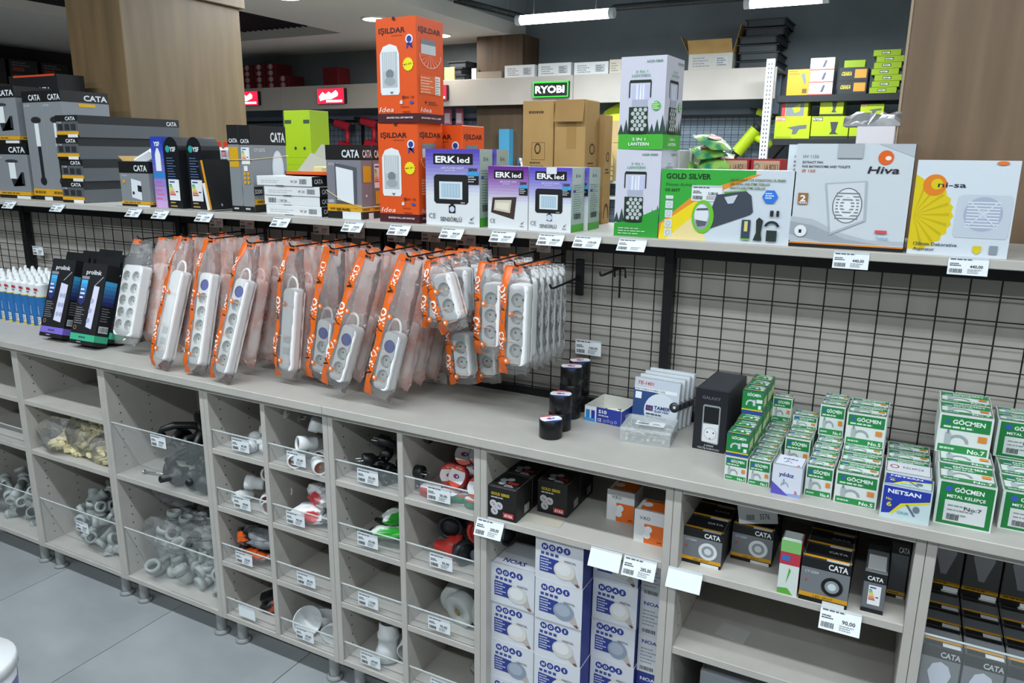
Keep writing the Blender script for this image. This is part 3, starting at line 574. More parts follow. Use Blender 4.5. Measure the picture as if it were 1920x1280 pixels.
# torch box
def d_torch(P):
    F = P.F; F.rect(0, 0, 1, 1, 'cdd6de'); F.poly([(0, .22), (.25, .62), (.48, .8), (.72, .95), (.72, 1), (0, 1)], '35a53a'); F.poly([(0, .0), (.0, .22), (.25, .62), (.48, .8), (.72, .95), (.76, .95), (.5, .74), (.32, .5), (.1, 0)], 'e5902a'); F.poly([(0, 0), (.02, .22), (.27, .55), (.36, .62), (.3, .4), (.06, 0)], 'f0d41c'); F.poly([(.06, 0), (.3, .4), (.38, .0)], 'ead79a')
    F.text('GOLD SILVER', .04, .87, .075, '12331a', wd=.35, bold=.03); F.text('Dünyayı Aydınlatın', .04, .77, .04, '1e5a2a', wd=.24, shear=.25, bold=0); F.text('GS-2677', .035, .69, .04, '123a1c', wd=.12, bold=.02)
    for i in range(5): k = F.k; F.rect(.045, .58 - i * .135, .105, .69 - i * .135 - (.0 if i else .06), 'd3dade'); F.k = k
    F.k += 1
    for i in range(1, 5): F.ring(.075, .635 - i * .135, .018, .035, .2, '98a4aa', 12)
    F.poly([(.36, .15), (.44, .66), (.66, .72), (.7, .66), (.72, .44), (.7, .4)], '3f4652'); F.poly([(.5, .63), (.6, .67), (.57, .55), (.53, .54)], 'c4ccd4'); F.poly([(.5, .69), (.66, .725), (.66, .735), (.49, .705)], '6ac22c')
    F.ell(.345, .345, .085, .235, '6ac22c', 26); F.ell(.338, .345, .062, .19, '9aa2a8', 26); F.ell(.335, .37, .055, .15, 'dde2e6', 22); F.poly([(.29, .3), (.38, .28), (.37, .22), (.31, .2)], '5a6068'); F.poly([(.29, .43), (.385, .44), (.38, .47), (.3, .46)], '50565e')
    for i, t_ in enumerate(('SARJ EDILEBILIR COK FONKSIYONLU EL FENERI', 'USB GIRISLI SARJ ETME ÖZELLIGI', 'ARACTA SARJ ETME ÖZELLIGI')): F.text(t_, .535, .86 - i * .055, .03, '5a6a2a', wd=(.4, .29, .26)[i], bold=.025)
    F.poly([(.835 + .057 * math.cos(R(a)), .655 + .1 * math.sin(R(a))) for a in range(0, 360, 60)], '2f76d8'); F.bars(.8, .69, .07, 3, .03, .015, 'e0ecf8')
    F.rect(.645, .06, .71, .33, '3b4458'); F.rect(.665, .17, .69, .31, 'd8d07a'); F.rect(.645, .05, .71, .07, '6ac22c')
    F.poly([(.735, .05), (.8, .05), (.79, .16), (.8, .33), (.77, .37), (.75, .33), (.755, .16)], '27302e'); F.rect(.845, .39, .87, .47, '22262c'); F.rect(.89, .39, .91, .47, '22262c'); F.ring(.865, .24, .055, .09, .35, '22282c', 14, 10, 170); F.rect(.83, .05, .905, .2, '2a3632')
    P.T.rect(0, 0, 1, 1, 'dfe6e6'); P.R.rect(0, 0, 1, 1, '2a3a70')
o = carton('torch_box', 'wide green and white box with a large hand torch picture', .308, .11, .166, (-.5585, 1.838, SZ), 'd6dde0', d_torch)
# extractor fan boxes
def d_hiva(P):
    F = P.F; F.rect(0, 0, 1, 1, 'ccd3d9'); F.rect(0, 0, 1, .035, '141618'); F.rect(0, .035, 1, .05, 'd9852c')
    F.poly([(0, .06), (1, .06), (1, .1), (.7, .1), (.45, .16), (.2, .28), (0, .3)], 'b4bbc1'); F.poly([(0, .12), (.3, .06), (.8, .06), (.5, .1), (.2, .22), (0, .25)], '9ea6ad'); F.poly([(.7, 1), (1, .88), (1, 1)], 'b4bbc1')
    F.text('HV 1150', .06, .865, .03, '868c92', wd=.14); F.text('EXTRACT FAN', .06, .815, .022, '4a5056', wd=.18, bold=.02); F.text('FOR BATHROOMS AND TOILETS', .06, .775, .022, '4a5056', wd=.42, bold=.02); F.text('Ø 150', .06, .73, .028, 'c46a4a', wd=.12)
    F.disc(.77, .875, .015, 'e0621c'); F.ell(.79, .87, .025, .02, 'f0e4dc'); F.text('Hiva', .63, .73, .065, '20242a', wd=.26, shear=.25, bold=.015)
    F.poly([(.28, .63), (.64, .66), (.66, .28), (.36, .13)], 'aeb6be'); F.poly([(.3, .615), (.62, .645), (.64, .29), (.37, .16)], 'cfd5da'); F.ell(.49, .42, .13, .17, '6a7178', 24); F.ell(.49, .42, .12, .16, 'dfe3e6', 24)
    for i in range(9): k = F.k; F.rect(.39, .29 + i * .03, .59, .303 + i * .03, '7a8188'); F.k = k
    F.k += 1; F.ell(.49, .42, .035, .045, 'e6eaec', 16); F.ring(.49, .42, .08, .105, .2, 'e6eaec', 20)
    F.rect(.05, .42, .14, .53, '9a6a38'); F.text('2', .07, .45, .06, 'f0f0f0', wd=.05, bold=.03); F.text('YEARS', .055, .425, .02, 'f0f0f0', wd=.08); F.disc(.1, .16, .013, 'e4e8ea'); F.text('1', .085, .14, .035, '1c1e22', wd=.025, bold=.02); F.rect(.75, .17, .85, .2, 'd0555a'); F.text('Turkey', .76, .115, .028, '7ab0cc', wd=.11)
    P.T.rect(.36, 0, .56, .3, 'b9c0c4'); P.R.rect(0, 0, 1, 1, '1b1e26')
o = carton('extractor_fan_box', 'large white extractor fan box with orange logo and black bottom stripe', .234, .115, .226, (-.253, 1.838, SZ), 'ccd3d9', d_hiva)
g = MB(); g.box(.085, -.0035, .196, .135, -.001, .226, M('aab1b6', .5)); g.build('tuck_flap', o)
carton('extractor_fan_box', 'white extractor fan box standing behind the one with the black bottom stripe', .234, .115, .226, (-.288, 1.957, SZ), 'c8cfcc', d_hiva)
def d_nisa(P):
    F = P.F; F.rect(0, 0, 1, 1, 'd3dbe3')
    pts = [(0, .05)]
    for i in range(23):
        a = -75 + 150 * i / 22; r_ = .4 + (.025 if i % 2 else 0); pts.append((r_ * math.cos(R(a)), .42 + .95 * r_ * math.sin(R(a))))
    pts.append((0, .85)); F.poly(pts, 'dcc414')
    for i in range(9): a = -70 + 140 * i / 8; k = F.k; F.poly([(.02, .42), (.38 * math.cos(R(a)), .42 + .37 * math.sin(R(a))), (.38 * math.cos(R(a + 5)), .42 + .37 * math.sin(R(a + 5)))], 'c8ae10'); F.k = k
    F.k += 1; F.disc(.2, .74, .022, 'e2801c'); F.disc(.22, .75, .011, 'dcc414'); F.text('ni-sa', .23, .72, .055, '24303a', wd=.28, bold=.015)
    F.poly([(.46, .2), (.96, .2), (.98, .23), (.98, .62), (.95, .65), (.5, .65), (.45, .62), (.44, .24)], 'c3cbd6'); F.ell(.71, .45, .19, .18, 'a9b1c6', 26)
    for i in range(9): k = F.k; F.rect(.55, .31 + i * .032, .87, .322 + i * .032, 'dfe4ea'); F.k = k
    F.k += 1; F.ell(.71, .45, .045, .042, 'c6cedc', 16)
    for a in (45, 135, 225, 315): F.poly([(.71, .44), (.71, .46), (.71 + .18 * math.cos(R(a)), .46 + .17 * math.sin(R(a))), (.71 + .18 * math.cos(R(a)), .44 + .17 * math.sin(R(a)))], 'd3dae2')
    F.text('120mm Dekorative', .06, .1, .035, '3a4450', wd=.44); F.text('Aspirator', .06, .045, .035, '3a4450', wd=.22); F.poly([(.66, .12), (.74, .12), (.74, .06), (.7, .03), (.66, .06)], 'd8c420'); F.rect(.82, .04, .9, .13, '8a94a0'); F.ell(.83, .975, .06, .02, 'e07830')
    P.T.rect(0, 0, 1, 1, 'dfe3e4'); P.T.ell(.8, .3, .08, .1, 'e07830'); P.T.rect(.2, .8, .8, 1, 'd8c020')
carton('aspirator_box', 'white aspirator fan box with a yellow petal fan print', .182, .11, .194, (-.0115, 1.835, SZ), 'd3dbe3', d_nisa)
# foil wrapped box behind the fans
def d_star(P): P.F.rect(0, 0, 1, .35, 'c98aa4'); P.F.text('STARLINE', .1, .62, .13, 'a86878', wd=.4); P.F.rect(.62, .66, .95, .8, '9a6a80'); P.F.ring(.3, .12, .18, .45, .1, '5a3040', 14, 0, 180)
x0 = PY(1606, 250, 2.08).x; x1 = PY(1678, 250, 2.08).x
o = carton('foil_topped_box', 'white and pink box topped with crumpled silver foil behind the fan boxes', x1 - x0, .1, PY(1640, 236, 2.08).z - SZ, (x0, 2.08, SZ), 'd9d2d6', d_star)
def crumple(nx, ny, sx, sy, amp, m, seed, name, par, T):
    g = MB(); r_ = random.Random(seed); vs = [(sx * (i / nx - .5), sy * (j / ny - .5), amp * r_.random() + amp * .8 * (1 - (2 * j / ny - 1) ** 2)) for j in range(ny + 1) for i in range(nx + 1)]
    n1 = len(vs); vs += [(x, y, -.001) for x, y, z in vs]; k = nx + 1; fs = []
    for j in range(ny):
        for i in range(nx):
            a = j * k + i; fs.append((a, a + 1, a + 1 + k, a + k)); fs.append((n1 + a, n1 + a + k, n1 + a + 1 + k, n1 + a + 1))
    rim = [i for i in range(k)] + [j * k + nx for j in range(1, ny + 1)] + [ny * k + i for i in range(nx - 1, -1, -1)] + [j * k for j in range(ny - 1, 0, -1)]
    for q in range(len(rim)): a, b = rim[q], rim[(q + 1) % len(rim)]; fs.append((a, a + n1, b + n1, b))
    g.T = T; g.add(vs, fs, m); return g.build(name, par)
crumple(9, 6, .125, .1, .02, FOIL, 4, 'crumpled_foil', o, Matrix.Translation(((x1 - x0) / 2 - .012, .05, PY(1640, 236, 2.08).z - SZ + .001)))
# red boxes and green sachets at the back of the shelf
def d_red(P): P.F.rect(.1, .12, .92, .88, 'c9a583'); P.F.disc(.2, .5, .008, '8a8078'); P.F.disc(.2, .47, .005, 'c9a583'); P.F.text('LA BOX I', .45, .25, .4, '6a3a34', wd=.42, bold=.02)
def d_kar(P): P.F.text('Karbosan', .25, .32, .36, 'f0e4e0', wd=.55, bold=.03); P.F.disc(.18, .5, .005, 'f0e4e0')
xa = PY(1352, 315, 2.1).x; xb2 = PY(1404, 315, 2.1).x; xc = PY(1407, 315, 2.1).x; xd = PY(1466, 315, 2.1).x; hz = .0385
for c_, (a, b) in enumerate(((xa, xb2), (xc, xd))):
    for i in range(5):
        carton('disc_box', 'flat red box of cutting discs in the stack ' + ('beside the green sachets' if c_ == 0 else 'next to the fan boxes'), b - a, .09, hz - .0004, (a + .002 * (i % 2), 2.1, SZ + i * hz), 'b0222e', d_kar if (c_ == 1 and i == 3) else d_red, group='stacked red disc boxes')
def sachet(label, x, y, z, rot, seed):
    g = MB(); r_ = random.Random(seed); nx, ny = 5, 6; vs = []; k = nx + 1
    for s_ in (1, -1):
        for j in range(ny + 1):
            for i in range(nx + 1):
                e = (1 - (2 * i / nx - 1) ** 4) * (1 - (2 * j / ny - 1) ** 4); vs.append((.08 * (i / nx - .5), .1 * (j / ny - .5), s_ * (.011 * e + .002 * r_.random() * e)))
    n1 = k * (ny + 1); fs = []
    for j in range(ny):
        for i in range(nx): a = j * k + i; fs.append((a, a + 1, a + 1 + k, a + k)); fs.append((n1 + a, n1 + a + k, n1 + a + 1 + k, n1 + a + 1))
    g.add(vs, fs, noisy('green_sachet_film', '2f8f62', '9cc860', 22, .2, bump=.4, lo=.42, hi=.58), True)
    o = g.build('sachet', None, (x, y, z), rot); tag(o, label, 'sachet', 'green sachets'); g = MB(); F = Face(g, (-.025, -.02, .0135), (1, 0, 0), (0, 1, 0), .05, .04); F.ell(.5, .5, .45, .4, 'a8523e'); F.rect(.2, .42, .8, .56, 'e8d8c0'); g.build('printed_label', o)
xs = PY(1325, 300, 2.06).x
carton('sachet_carton', 'pale blue carton holding up the pile of green sachets', .12, .09, .12, (xs - .055, 2.06, SZ), 'c3d2de', None)
for i in range(5): sachet('glossy green sachet lying in the pile behind the torch box', xs + .003 + .012 * ((i * 7) % 3 - 1), 2.105, SZ + .137 + i * .024, (R(18 + 5 * (i % 3)), R((i % 3 - 1) * 8), R(i * 23 - 40)), i)
sachet('glossy green sachet slipped down beside the lantern boxes', xs - .033, 2.1, SZ + .145, (R(60), R(5), R(80)), 9)
# ---------------------------------------------------------------- price tags
def tag_mesh(price, title, w_=.072, h_=.036, tint='e4e9ec'):
    g = MB(); g.box(-w_ / 2, 0, -h_, w_ / 2, .0012, 0, M(tint, .3)); F = Face(g, (-w_ / 2, 0, -h_), (1, 0, 0), (0, 0, 1), w_, h_)
    if title: F.bars(.05, .84, .8, 1, .1, .07, '55585c', len(title)); F.bars(.05, .6, .3, 2, .1, .06, '2c2e32', 4); F.barcode(.05, .1, .3, .24); F.bars(.5, .3, .4, 3, .09, .04, '8a8e92', 5)
    if price: F.text(price, .55, .42, .17, '26282c', wd=.32, bold=.015)
    return g
def ptag(px, py, label, price='450,00', title='x', Y=1.8145, tilt=42, rz=0, tint='e4e9ec', group='price tags', P=None, w_=.072, h_=.036):
    p = P or PY(px, py, Y); g = tag_mesh(price, title, w_, h_, tint); o = g.build('price_tag', None, p, (R(-tilt), 0, R(rz)))
    g2 = MB(); g2.box(-w_ / 2, -.0008, -.003, w_ / 2, .0016, .0008, M('d5dde2', .15, alpha=.7)); g2.build('holder_lip', o)
    return tag(o, label, 'price tag', group)
for px, py, pr, lb in ((22, 377, '320,00', 'below the wall lantern boxes'), (112, 381, '385,00', 'below the bollard lamp boxes'), (255, 389, '290,00', 'below the small thermostat box'), (305, 392, '410,00', 'below the arched black lamp boxes'), (387, 399, '175,00', 'below the leaning thin box'),
                       (530, 404, '650,00', 'below the flat white lamp boxes'), (665, 413, '170,00', 'below the square panel lamp box'), (752, 418, '400,00', 'below the orange wall lamp cartons'), (851, 425, '820,00', 'below the large 30W flood light box'),
                       (946, 428, '460,00', 'below the purple flood light box'), (1036, 434, '483,00', 'below the small 10W flood light box'), (1104, 438, '129,00', 'on the bare shelf edge beside the lantern boxes'), (1188, 443, '', 'below the lantern boxes, without a readable price')):
    q_ = PY(px, py, 1.8145); ptag(0, 0, 'white price tag in clear holder ' + lb, pr, P=(q_.x, 1.8142, SZ - .004))
ptag(1597, 473, 'white price tag below the large extractor fan box', '440,00', tilt=12); ptag(1817, 483, 'white price tag below the yellow petal fan box', '440,00', tilt=12)
for i, (px, py, pr) in enumerate(((405, 408, '99,00'), (463, 410, '120,00'), (602, 420, '420,00'), (668, 426, '390,00'), (743, 433, '430,00'), (808, 432, '415,00'), (874, 438, '135,00'), (938, 441, '480,00'), (1013, 450, '510,00'))):
    ptag(px, py, 'pinkish price tag on the grid rail ' + ['over the first bagged power strips', 'beside the thin leaning box tag', 'under the flat white lamp boxes', 'under the panel lamp box', 'under the orange cartons', 'between the orange and violet boxes', 'under the large flood light box', 'under the purple flood light box', 'under the 10W flood light box'][i], pr, Y=1.905, tilt=4, tint='e6d3cc', group='price tags on the grid rail', h_=.033, w_=.066)  # reddish bounce light is painted into the tag tint
p = PY(1325, 365, 1.8365); ptag(0, 0, 'white price tag stuck on the front of the torch box', '2.280,00', P=(p.x, 1.8362, p.z + .021), tilt=0, w_=.072, h_=.036)
# ================================================================ HANGING POWER STRIPS
def rrect(w_, z0, z1, r_, n=4):
    pts = []
    for cx, cz, a in ((w_ / 2 - r_, z0 + r_, -90), (w_ / 2 - r_, z1 - r_, 0), (-w_ / 2 + r_, z1 - r_, 90), (-w_ / 2 + r_, z0 + r_, 180)):
        pts += [(cx + r_ * math.cos(R(a + 90 * i / n)), cz + r_ * math.sin(R(a + 90 * i / n))) for i in range(n + 1)]
    return pts
WHT = M('f3f4f4', .35); WHD = M('d3d6d4', .45); BRASS = M('a8935a', .3, metal=.8); BLUE = M('3a4aa8', .35)
def strip_part(par, n, zb, cols=1, blue=None, back=False, y0=-.02, y1=.02):
    """socket strip: outline extruded along y, its front built from cells with recessed round wells"""
    p_ = .042; W_ = .052 * cols if cols == 1 else .098; L_ = n * p_ + .036; z0 = zb; z1 = zb + L_
    g = MB(); out = rrect(W_, z0, z1, .014); k = len(out)
    vs = [(x, y0 + .004, z) for x, z in out] + [(x, y1, z) for x, z in out] + [(x * .93, y0, zb + L_ / 2 + (z - zb - L_ / 2) * .98) for x, z in out]
    fs = [(i, i + k, (i + 1) % k + k, (i + 1) % k) for i in range(k)] + [tuple(reversed(range(k, 2 * k)))] + [(2 * k + i, i, (i + 1) % k, 2 * k + (i + 1) % k) for i in range(k)]
    g.add(vs, fs, WHT)
    if back:
        g.add([vs[2 * k + i] for i in range(k)], [tuple(range(k))], WHT)
        o = g.build('power_strip', par); h = MB()
        for z in (z0 + .05, z0 + .085): h.box(-.012, y0 - .0015, z, .012, y0, z + .022, WHD, .001)
        h.build('embossed_plate', o)['kind'] = 'stuff'; return o, z1
    a = .0205; zc0 = z0 + .018; xs_ = [0] if cols == 1 else [-.0235, .0235]; N = 16
    top = [2 * k + i for i in range(k) if vs[2 * k + i][2] > zc0 + n * p_ - .001]; bot = [2 * k + i for i in range(k) if vs[2 * k + i][2] < zc0 + .001]
    xl, xr = xs_[0] - a, xs_[-1] + a; zt = zc0 + n * p_
    iw = W_ / 2 * .93
    def capfill(sel, z, up):
        P = sorted([vs[i] for i in sel], key=lambda q: q[0]); poly = [(xl, y0, z)] + P + [(xr, y0, z)]; g.add(poly, [tuple(reversed(range(len(poly)))) if up else tuple(range(len(poly)))], WHT)
    capfill(top, zt, True); capfill(bot, zc0, False)
    g.add([(-iw, y0, zc0), (xl, y0, zc0), (xl, y0, zt), (-iw, y0, zt)], [(0, 1, 2, 3)], WHT); g.add([(xr, y0, zc0), (iw, y0, zc0), (iw, y0, zt), (xr, y0, zt)], [(0, 1, 2, 3)], WHT)
    if cols == 2: g.add([(xs_[0] + a, y0, zc0), (xs_[1] - a, y0, zc0), (xs_[1] - a, y0, zt), (xs_[0] + a, y0, zt)], [(0, 1, 2, 3)], WHT)
    o = None; wells = []
    for ci, cx in enumerate(xs_):
        for i in range(n):
            cz = zc0 + (i + .5) * p_; circ = []; sq = []
            for q in range(N):
                t_ = 2 * math.pi * q / N; c_, s_ = math.cos(t_), math.sin(t_); m_ = max(abs(c_), abs(s_)); circ.append((cx + .0178 * c_, y0, cz + .0178 * s_)); sq.append((cx + a * c_ / m_, y0, cz + p_ / 2 * s_ / m_))
            g.add(sq + circ, [(q, (q + 1) % N, N + (q + 1) % N, N + q) for q in range(N)], WHT)
            wells.append((cx, cz, blue is not None and i == blue))
    o = g.build('power_strip', par)
    for cx, cz, bl in wells:
        h = MB(); d_ = .004 if bl else .013
        h.add([(cx + .0178 * math.cos(2 * math.pi * q / N), y, cz + .0178 * math.sin(2 * math.pi * q / N)) for y in (y0, y0 + d_) for q in range(N)], [(q, (q + 1) % N, N + (q + 1) % N, N + q) for q in range(N)] + [tuple(N + q for q in range(N))], BLUE if bl else WHD)
        if not bl:
            for s_ in (-1, 1): h.cyl((cx + s_ * .0085, y0 + d_ - .0006, cz), (cx + s_ * .0085, y0 + d_ + .002, cz), .0028, M('33332f'), 8)
            for s_ in (-1, 1): h.box(cx - .002, y0 + d_ - .006, cz + s_ * .0165 - .0012, cx + .002, y0 + d_, cz + s_ * .0165 + .0012, BRASS)
        q = h.build('socket', o)
        if bl: q['label'] = 'blue round switch'
    return o, z1
def make_pack(L, n, W_=.092, cols=1, blue=None, back=False, cord=False, band=True, film=CLEAR, seed=0, T=.05):
    root = bpy.data.objects.new('bagged_power_strip', None); C.objects.link(root); root.empty_display_size = .03
    r_ = random.Random(seed); zb = -L + .022; sl = n * .042 + .036; nx, nz = 8, 16
    ztop = min(zb + sl + .03, -.03); jit = [[r_.uniform(-1, 1) for _ in range(nx + 1)] for _ in range(nz + 1)]
    def half(u, v):                        # half thickness at u (-1..1), z = -L*v
        z = -L * v; k = min(1, max(.06, (-z - .004) / max(.02, -ztop))) if z > ztop else min(1, max(.08, (z + L) / .03)); e = (1 - abs(u) ** 3.2) ** .6
        return T / 2 * k ** .8 * e
    def pt(u, v, s_, off=0):
        i = (u + 1) / 2 * nx; j = v * nz; a = jit[min(nz, int(j))][min(nx, int(i))]; pin = 1 - .22 * (1 - min(1, v * 5)) - .1 * max(0, (v - .93) / .07)
        return Vector((u * W_ / 2 * pin + .002 * a, s_ * (half(u, v) + off) + .0022 * a * (0 if abs(u) > .95 else 1), -L * v + .003 * a * (1 if v in (0, 1) else 0)))
    g = MB()
    for s_ in (-1, 1):
        vs = [pt(-1 + 2 * i / nx, j / nz, s_) for j in range(nz + 1) for i in range(nx + 1)]; k = nx + 1; fs = []
        for j in range(nz):
            for i in range(nx): q = j * k + i; fs.append((q, q + k, q + k + 1, q + 1) if s_ < 0 else (q, q + 1, q + k + 1, q + k))
        g.add(vs, fs, film, True)
    bag = g.build('plastic_bag', root)
    if band:
        g = MB(); ORG = M('e8681a', .3); vs = []; m_ = 20; us = (-1.0, -.78, -.55, -.32)
        for j in range(m_ + 1):
            for u in us: vs.append(pt(u, j / m_, -1, .0012) + Vector((-.0012 if u == -1.0 else 0, 0, 0)))
        k = len(us); g.add(vs, [(j * k + i, (j + 1) * k + i, (j + 1) * k + i + 1, j * k + i + 1) for j in range(m_) for i in range(k - 1)], ORG, True)
        bw = (us[-1] - us[0]) * W_ / 2
        # lettering running up the band
        for t_, v, sc, col in (('V', .86, .021, '1a1412'), (':KO', .80, .021, 'f6ece4'), ('V', .56, .021, '1a1412'), (':KO', .5, .021, 'f6ece4'), ('V', .27, .019, '1a1412'), (':KO', .21, .019, 'f6ece4')) if L > .3 else (('V', .86, .019, '1a1412'), (':KO', .76, .019, 'f6ece4'), ('V', .42, .019, '1a1412'), (':KO', .32, .019, 'f6ece4')):
            vv, ff, tw = text_mesh(t_, .03); sc /= .72; P = []
            for x, y in vv: vloc = v - x * sc / L; u = -.4 - (y * sc) / (W_ / 2); P.append(pt(max(-1, u), max(0, min(1, vloc)), -1, .0022))
            g.add(P, ff, col)
        bo = g.build('orange_band', root); bo['label'] = 'orange printed band with white lettering'
        g = MB()
        for u, v in ((.05, .42), (-.25, .66), (.0, .86)):
            c_ = pt(u, v, -1, .0016); F = Face(g, c_ - Vector((.02, 0, .01)), (1, 0, 0), (0, 0, 1), .04, .02); F.disc(.35, .5, .0075, 'e8742a', 14); F.disc(.3, .55, .0035, 'f2e6de', 10); F.rect(.6, .46, 1.3, .5, 'eab9a0'); F.rect(.6, .36, 1.2, .4, 'eab9a0')
        g.build('printed_mark', bag)['kind'] = 'stuff'
    g = MB(); OR2 = M('e06a30', .3); g.box(-W_ * .36, -.003, -.014, W_ * (.12 if band else -.05), .003, .004, OR2); g.box(-.014, -.0045, -.009, .004, .0045, -.003, M('1b1715', .5)); g.build('hang_tab', root)
    o, z1 = strip_part(root, n, zb + .004, cols, blue, back, -T * .4, T * .34); o.location.x = .013 if band else 0
    if cord:
        g = MB(); x0 = .012; pts = []
        for i in range(13): a = math.pi * i / 12; pts.append((x0 - .014 + .02 * math.cos(a) + .002, .004, z1 - .012 + .012 * (1 if i in (0, 12) else 1) + .032 * math.sin(a)))
        pts = [(pts[0][0], .004, z1 - .006)] + pts + [(pts[-1][0] - .004, .008, z1 - .05)]
        g.tube(pts, .0034, WHT, 7); g.build('cord', root)
    return root
def hang(root, top, bot, label, group, yaw=0):
    z = (Vector(top) - Vector(bot)).normalized(); x = Vector((math.cos(R(yaw)), math.sin(R(yaw)), 0)); x = (x - z * x.dot(z)).normalized(); y = z.cross(x)
    m_ = Matrix((x, y, z)).transposed(); root.location = top; root.rotation_euler = m_.to_euler(); tag(root, label, 'power strip', group)
def hook(x, y0, z, label):
    g = MB(); g.tube([(0, 1.912 - y0, 0), (0, .02, 0), (0, .006, .003), (0, 0, .012)], .0024, BLACK, 7); t = g.build('display_hook', None, (x, y0, z)); g = MB(); g.box(-.006, 1.908 - y0, -.03, .006, 1.915 - y0, .03, BLACK, .001); g.build('hook_plate', t); return tag(t, label, 'hook', 'hooks on the wire grid')
PK = {}
def proto(kind):
    if kind not in PK:
        PK[kind] = dict(long6=lambda: make_pack(.42, 6, cord=True, blue=5, seed=1), long6b=lambda: make_pack(.42, 6, back=True, cord=True, seed=2), long5=lambda: make_pack(.42, 6, blue=5, seed=3), long5p=lambda: make_pack(.385, 5, blue=4, film=BOUNCEF, seed=4, band=False, cord=True),
                        back=lambda: make_pack(.39, 5, back=True, cord=True, seed=5), three=lambda: make_pack(.39, 3, W_=.1, blue=2, cord=True, seed=6), threep=lambda: make_pack(.375, 3, W_=.1, film=BOUNCEF, blue=2, seed=7, band=False),
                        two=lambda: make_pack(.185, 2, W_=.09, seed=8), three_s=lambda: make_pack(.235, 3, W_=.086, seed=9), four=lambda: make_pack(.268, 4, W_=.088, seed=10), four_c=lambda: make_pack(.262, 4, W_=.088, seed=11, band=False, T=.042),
                        pinklong=lambda: make_pack(.385, 5, film=BOUNCEF, seed=12, band=False))[kind](); return PK[kind]
    return copy_tree(PK[kind])
BOT = {'long6': .42, 'long6b': .42, 'long5': .42, 'long5p': .42, 'pinklong': .42, 'back': .39, 'three': .39, 'threep': .39, 'two': .185, 'three_s': .235, 'four': .268, 'four_c': .262}
# (kind, pixel of the band at the top, at the bottom, Y top, Y bottom, kinds hanging behind, description)
ROW = [('long6b', (332, 447), (284, 680), 1.68, 1.563, ['pinklong', 'pinklong', 'pinklong'], 'plain back, beside ten-way strips'),
       ('long5', (380, 450), (350, 690), 1.69, 1.575, ['pinklong', 'pinklong', 'pinklong'], 'six sockets, between two long bags'),
       ('long6', (452, 462), (398, 706), 1.665, 1.558, ['long5p', 'long5p', 'pinklong', 'pinklong'], 'six sockets, reaching furthest out'),
       ('back', (530, 468), (516, 682), 1.67, 1.64, ['long5p', 'long5p', 'pinklong', 'pinklong'], 'plain back with loose cord'),
       ('three', (602, 474), (575, 690), 1.685, 1.665, ['threep', 'pinklong', 'threep'], 'three sockets, half hidden'),
       ('three', (668, 480), (606, 698), 1.655, 1.60, ['threep', 'threep', 'pinklong', 'threep'], 'three sockets, blue switch clear'),
       ('three', (742, 480), (688, 708), 1.66, 1.605, ['threep', 'threep', 'pinklong', 'threep'], 'short body, beside small packs')]
GRP = 'bagged power strips on hooks'
for kind, pt_, pb_, yt, yb, behind, desc in ROW:
    W_ = .1 if 'three' in kind else .092
    top = PY(*pt_, yt); bot = PY(*pb_, yb); top.x += W_ / 2; bot.x += W_ / 2; top.z = 1.332
    d_ = (bot - top).normalized() * BOT[kind]; b2 = top + d_
    if b2.z < 0.931:
        dz = top.z - 0.931; hh = math.sqrt(max(0, BOT[kind] ** 2 - dz ** 2)); hd = Vector((d_.x, d_.y, 0)).normalized(); b2 = Vector((top.x + hd.x * hh, top.y + hd.y * hh, 0.931))
    hang(proto(kind), top, b2, 'orange-banded bagged power strip: ' + desc, GRP)
    off = b2 - top
    for i, kb in enumerate(behind):
        t2 = top + Vector((rnd.uniform(-.006, .006) + .004 * i, .052 * (i + 1), 0)); o2 = off.copy(); o2.y *= max(.0, 1 - .3 * (i + 1)); o2 = o2.normalized() * min(BOT[kb], .4)
        hang(proto(kb), t2, t2 + o2, 'clear bagged power strip behind the one with ' + desc, GRP, rnd.uniform(-3, 3))
    hook(top.x, top.y - .02, 1.336, 'black hook through bags of strip with ' + desc)
# small two-way packs crossing each other
a = PY(803, 474, 1.66); hang(proto('two'), (a.x + .035, 1.66, 1.338), (a.x + .03, 1.648, 1.155), 'small two-socket strip in orange-banded bag, hanging straight', GRP)
hang(proto('two'), (a.x + .058, 1.607, 1.342), (a.x + .117, 1.603, 1.166), 'small two-socket strip in orange-banded bag, swung sideways over its neighbour', GRP)
for i, (dx, y_, zt) in enumerate(((.04, 1.74, 1.166), (.085, 1.80, 1.16), (.05, 1.855, 1.166))):
    hang(proto('two'), (a.x + dx, y_, zt), (a.x + dx + .02, y_ - .004, zt - .185), ['small two-socket strip in bag hanging low behind the crossed pair', 'small two-socket strip in bag, second low one behind the crossed pair', 'small two-socket strip in bag, last low one against the grid'][i], GRP)
hook(a.x + .045, 1.585, 1.344, 'black hook through the crossed two-socket bags'); hook(a.x + .055, 1.715, 1.169, 'black hook through the low two-socket bags')
for i in range(3): hang(proto('two'), (a.x + .05 + .004 * i, 1.72 + .055 * i, 1.348), (a.x + .055, 1.72 + .055 * i, 1.165), 'small bagged strip hanging behind the crossed two-socket bags', GRP)
a = PY(893, 484, 1.65); hang(proto('three_s'), (a.x + .043, 1.65, 1.338), (a.x + .04, 1.645, 1.104), 'three-socket strip in bag with orange band beside the four-socket one', GRP)
for i in range(3): hang(proto('four_c'), (a.x + .045, 1.705 + .05 * i, 1.338), (a.x + .045, 1.705 + .05 * i, 1.076), 'clear bagged strip behind the three-socket one', GRP)
hook(a.x + .043, 1.63, 1.342, 'black hook through the three-socket bags')
a = PY(940, 490, 1.64); hang(proto('four'), (a.x + .046, 1.64, 1.335), (a.x + .04, 1.635, 1.067), 'four-socket strip in bag with orange band, first on the last hook', GRP)
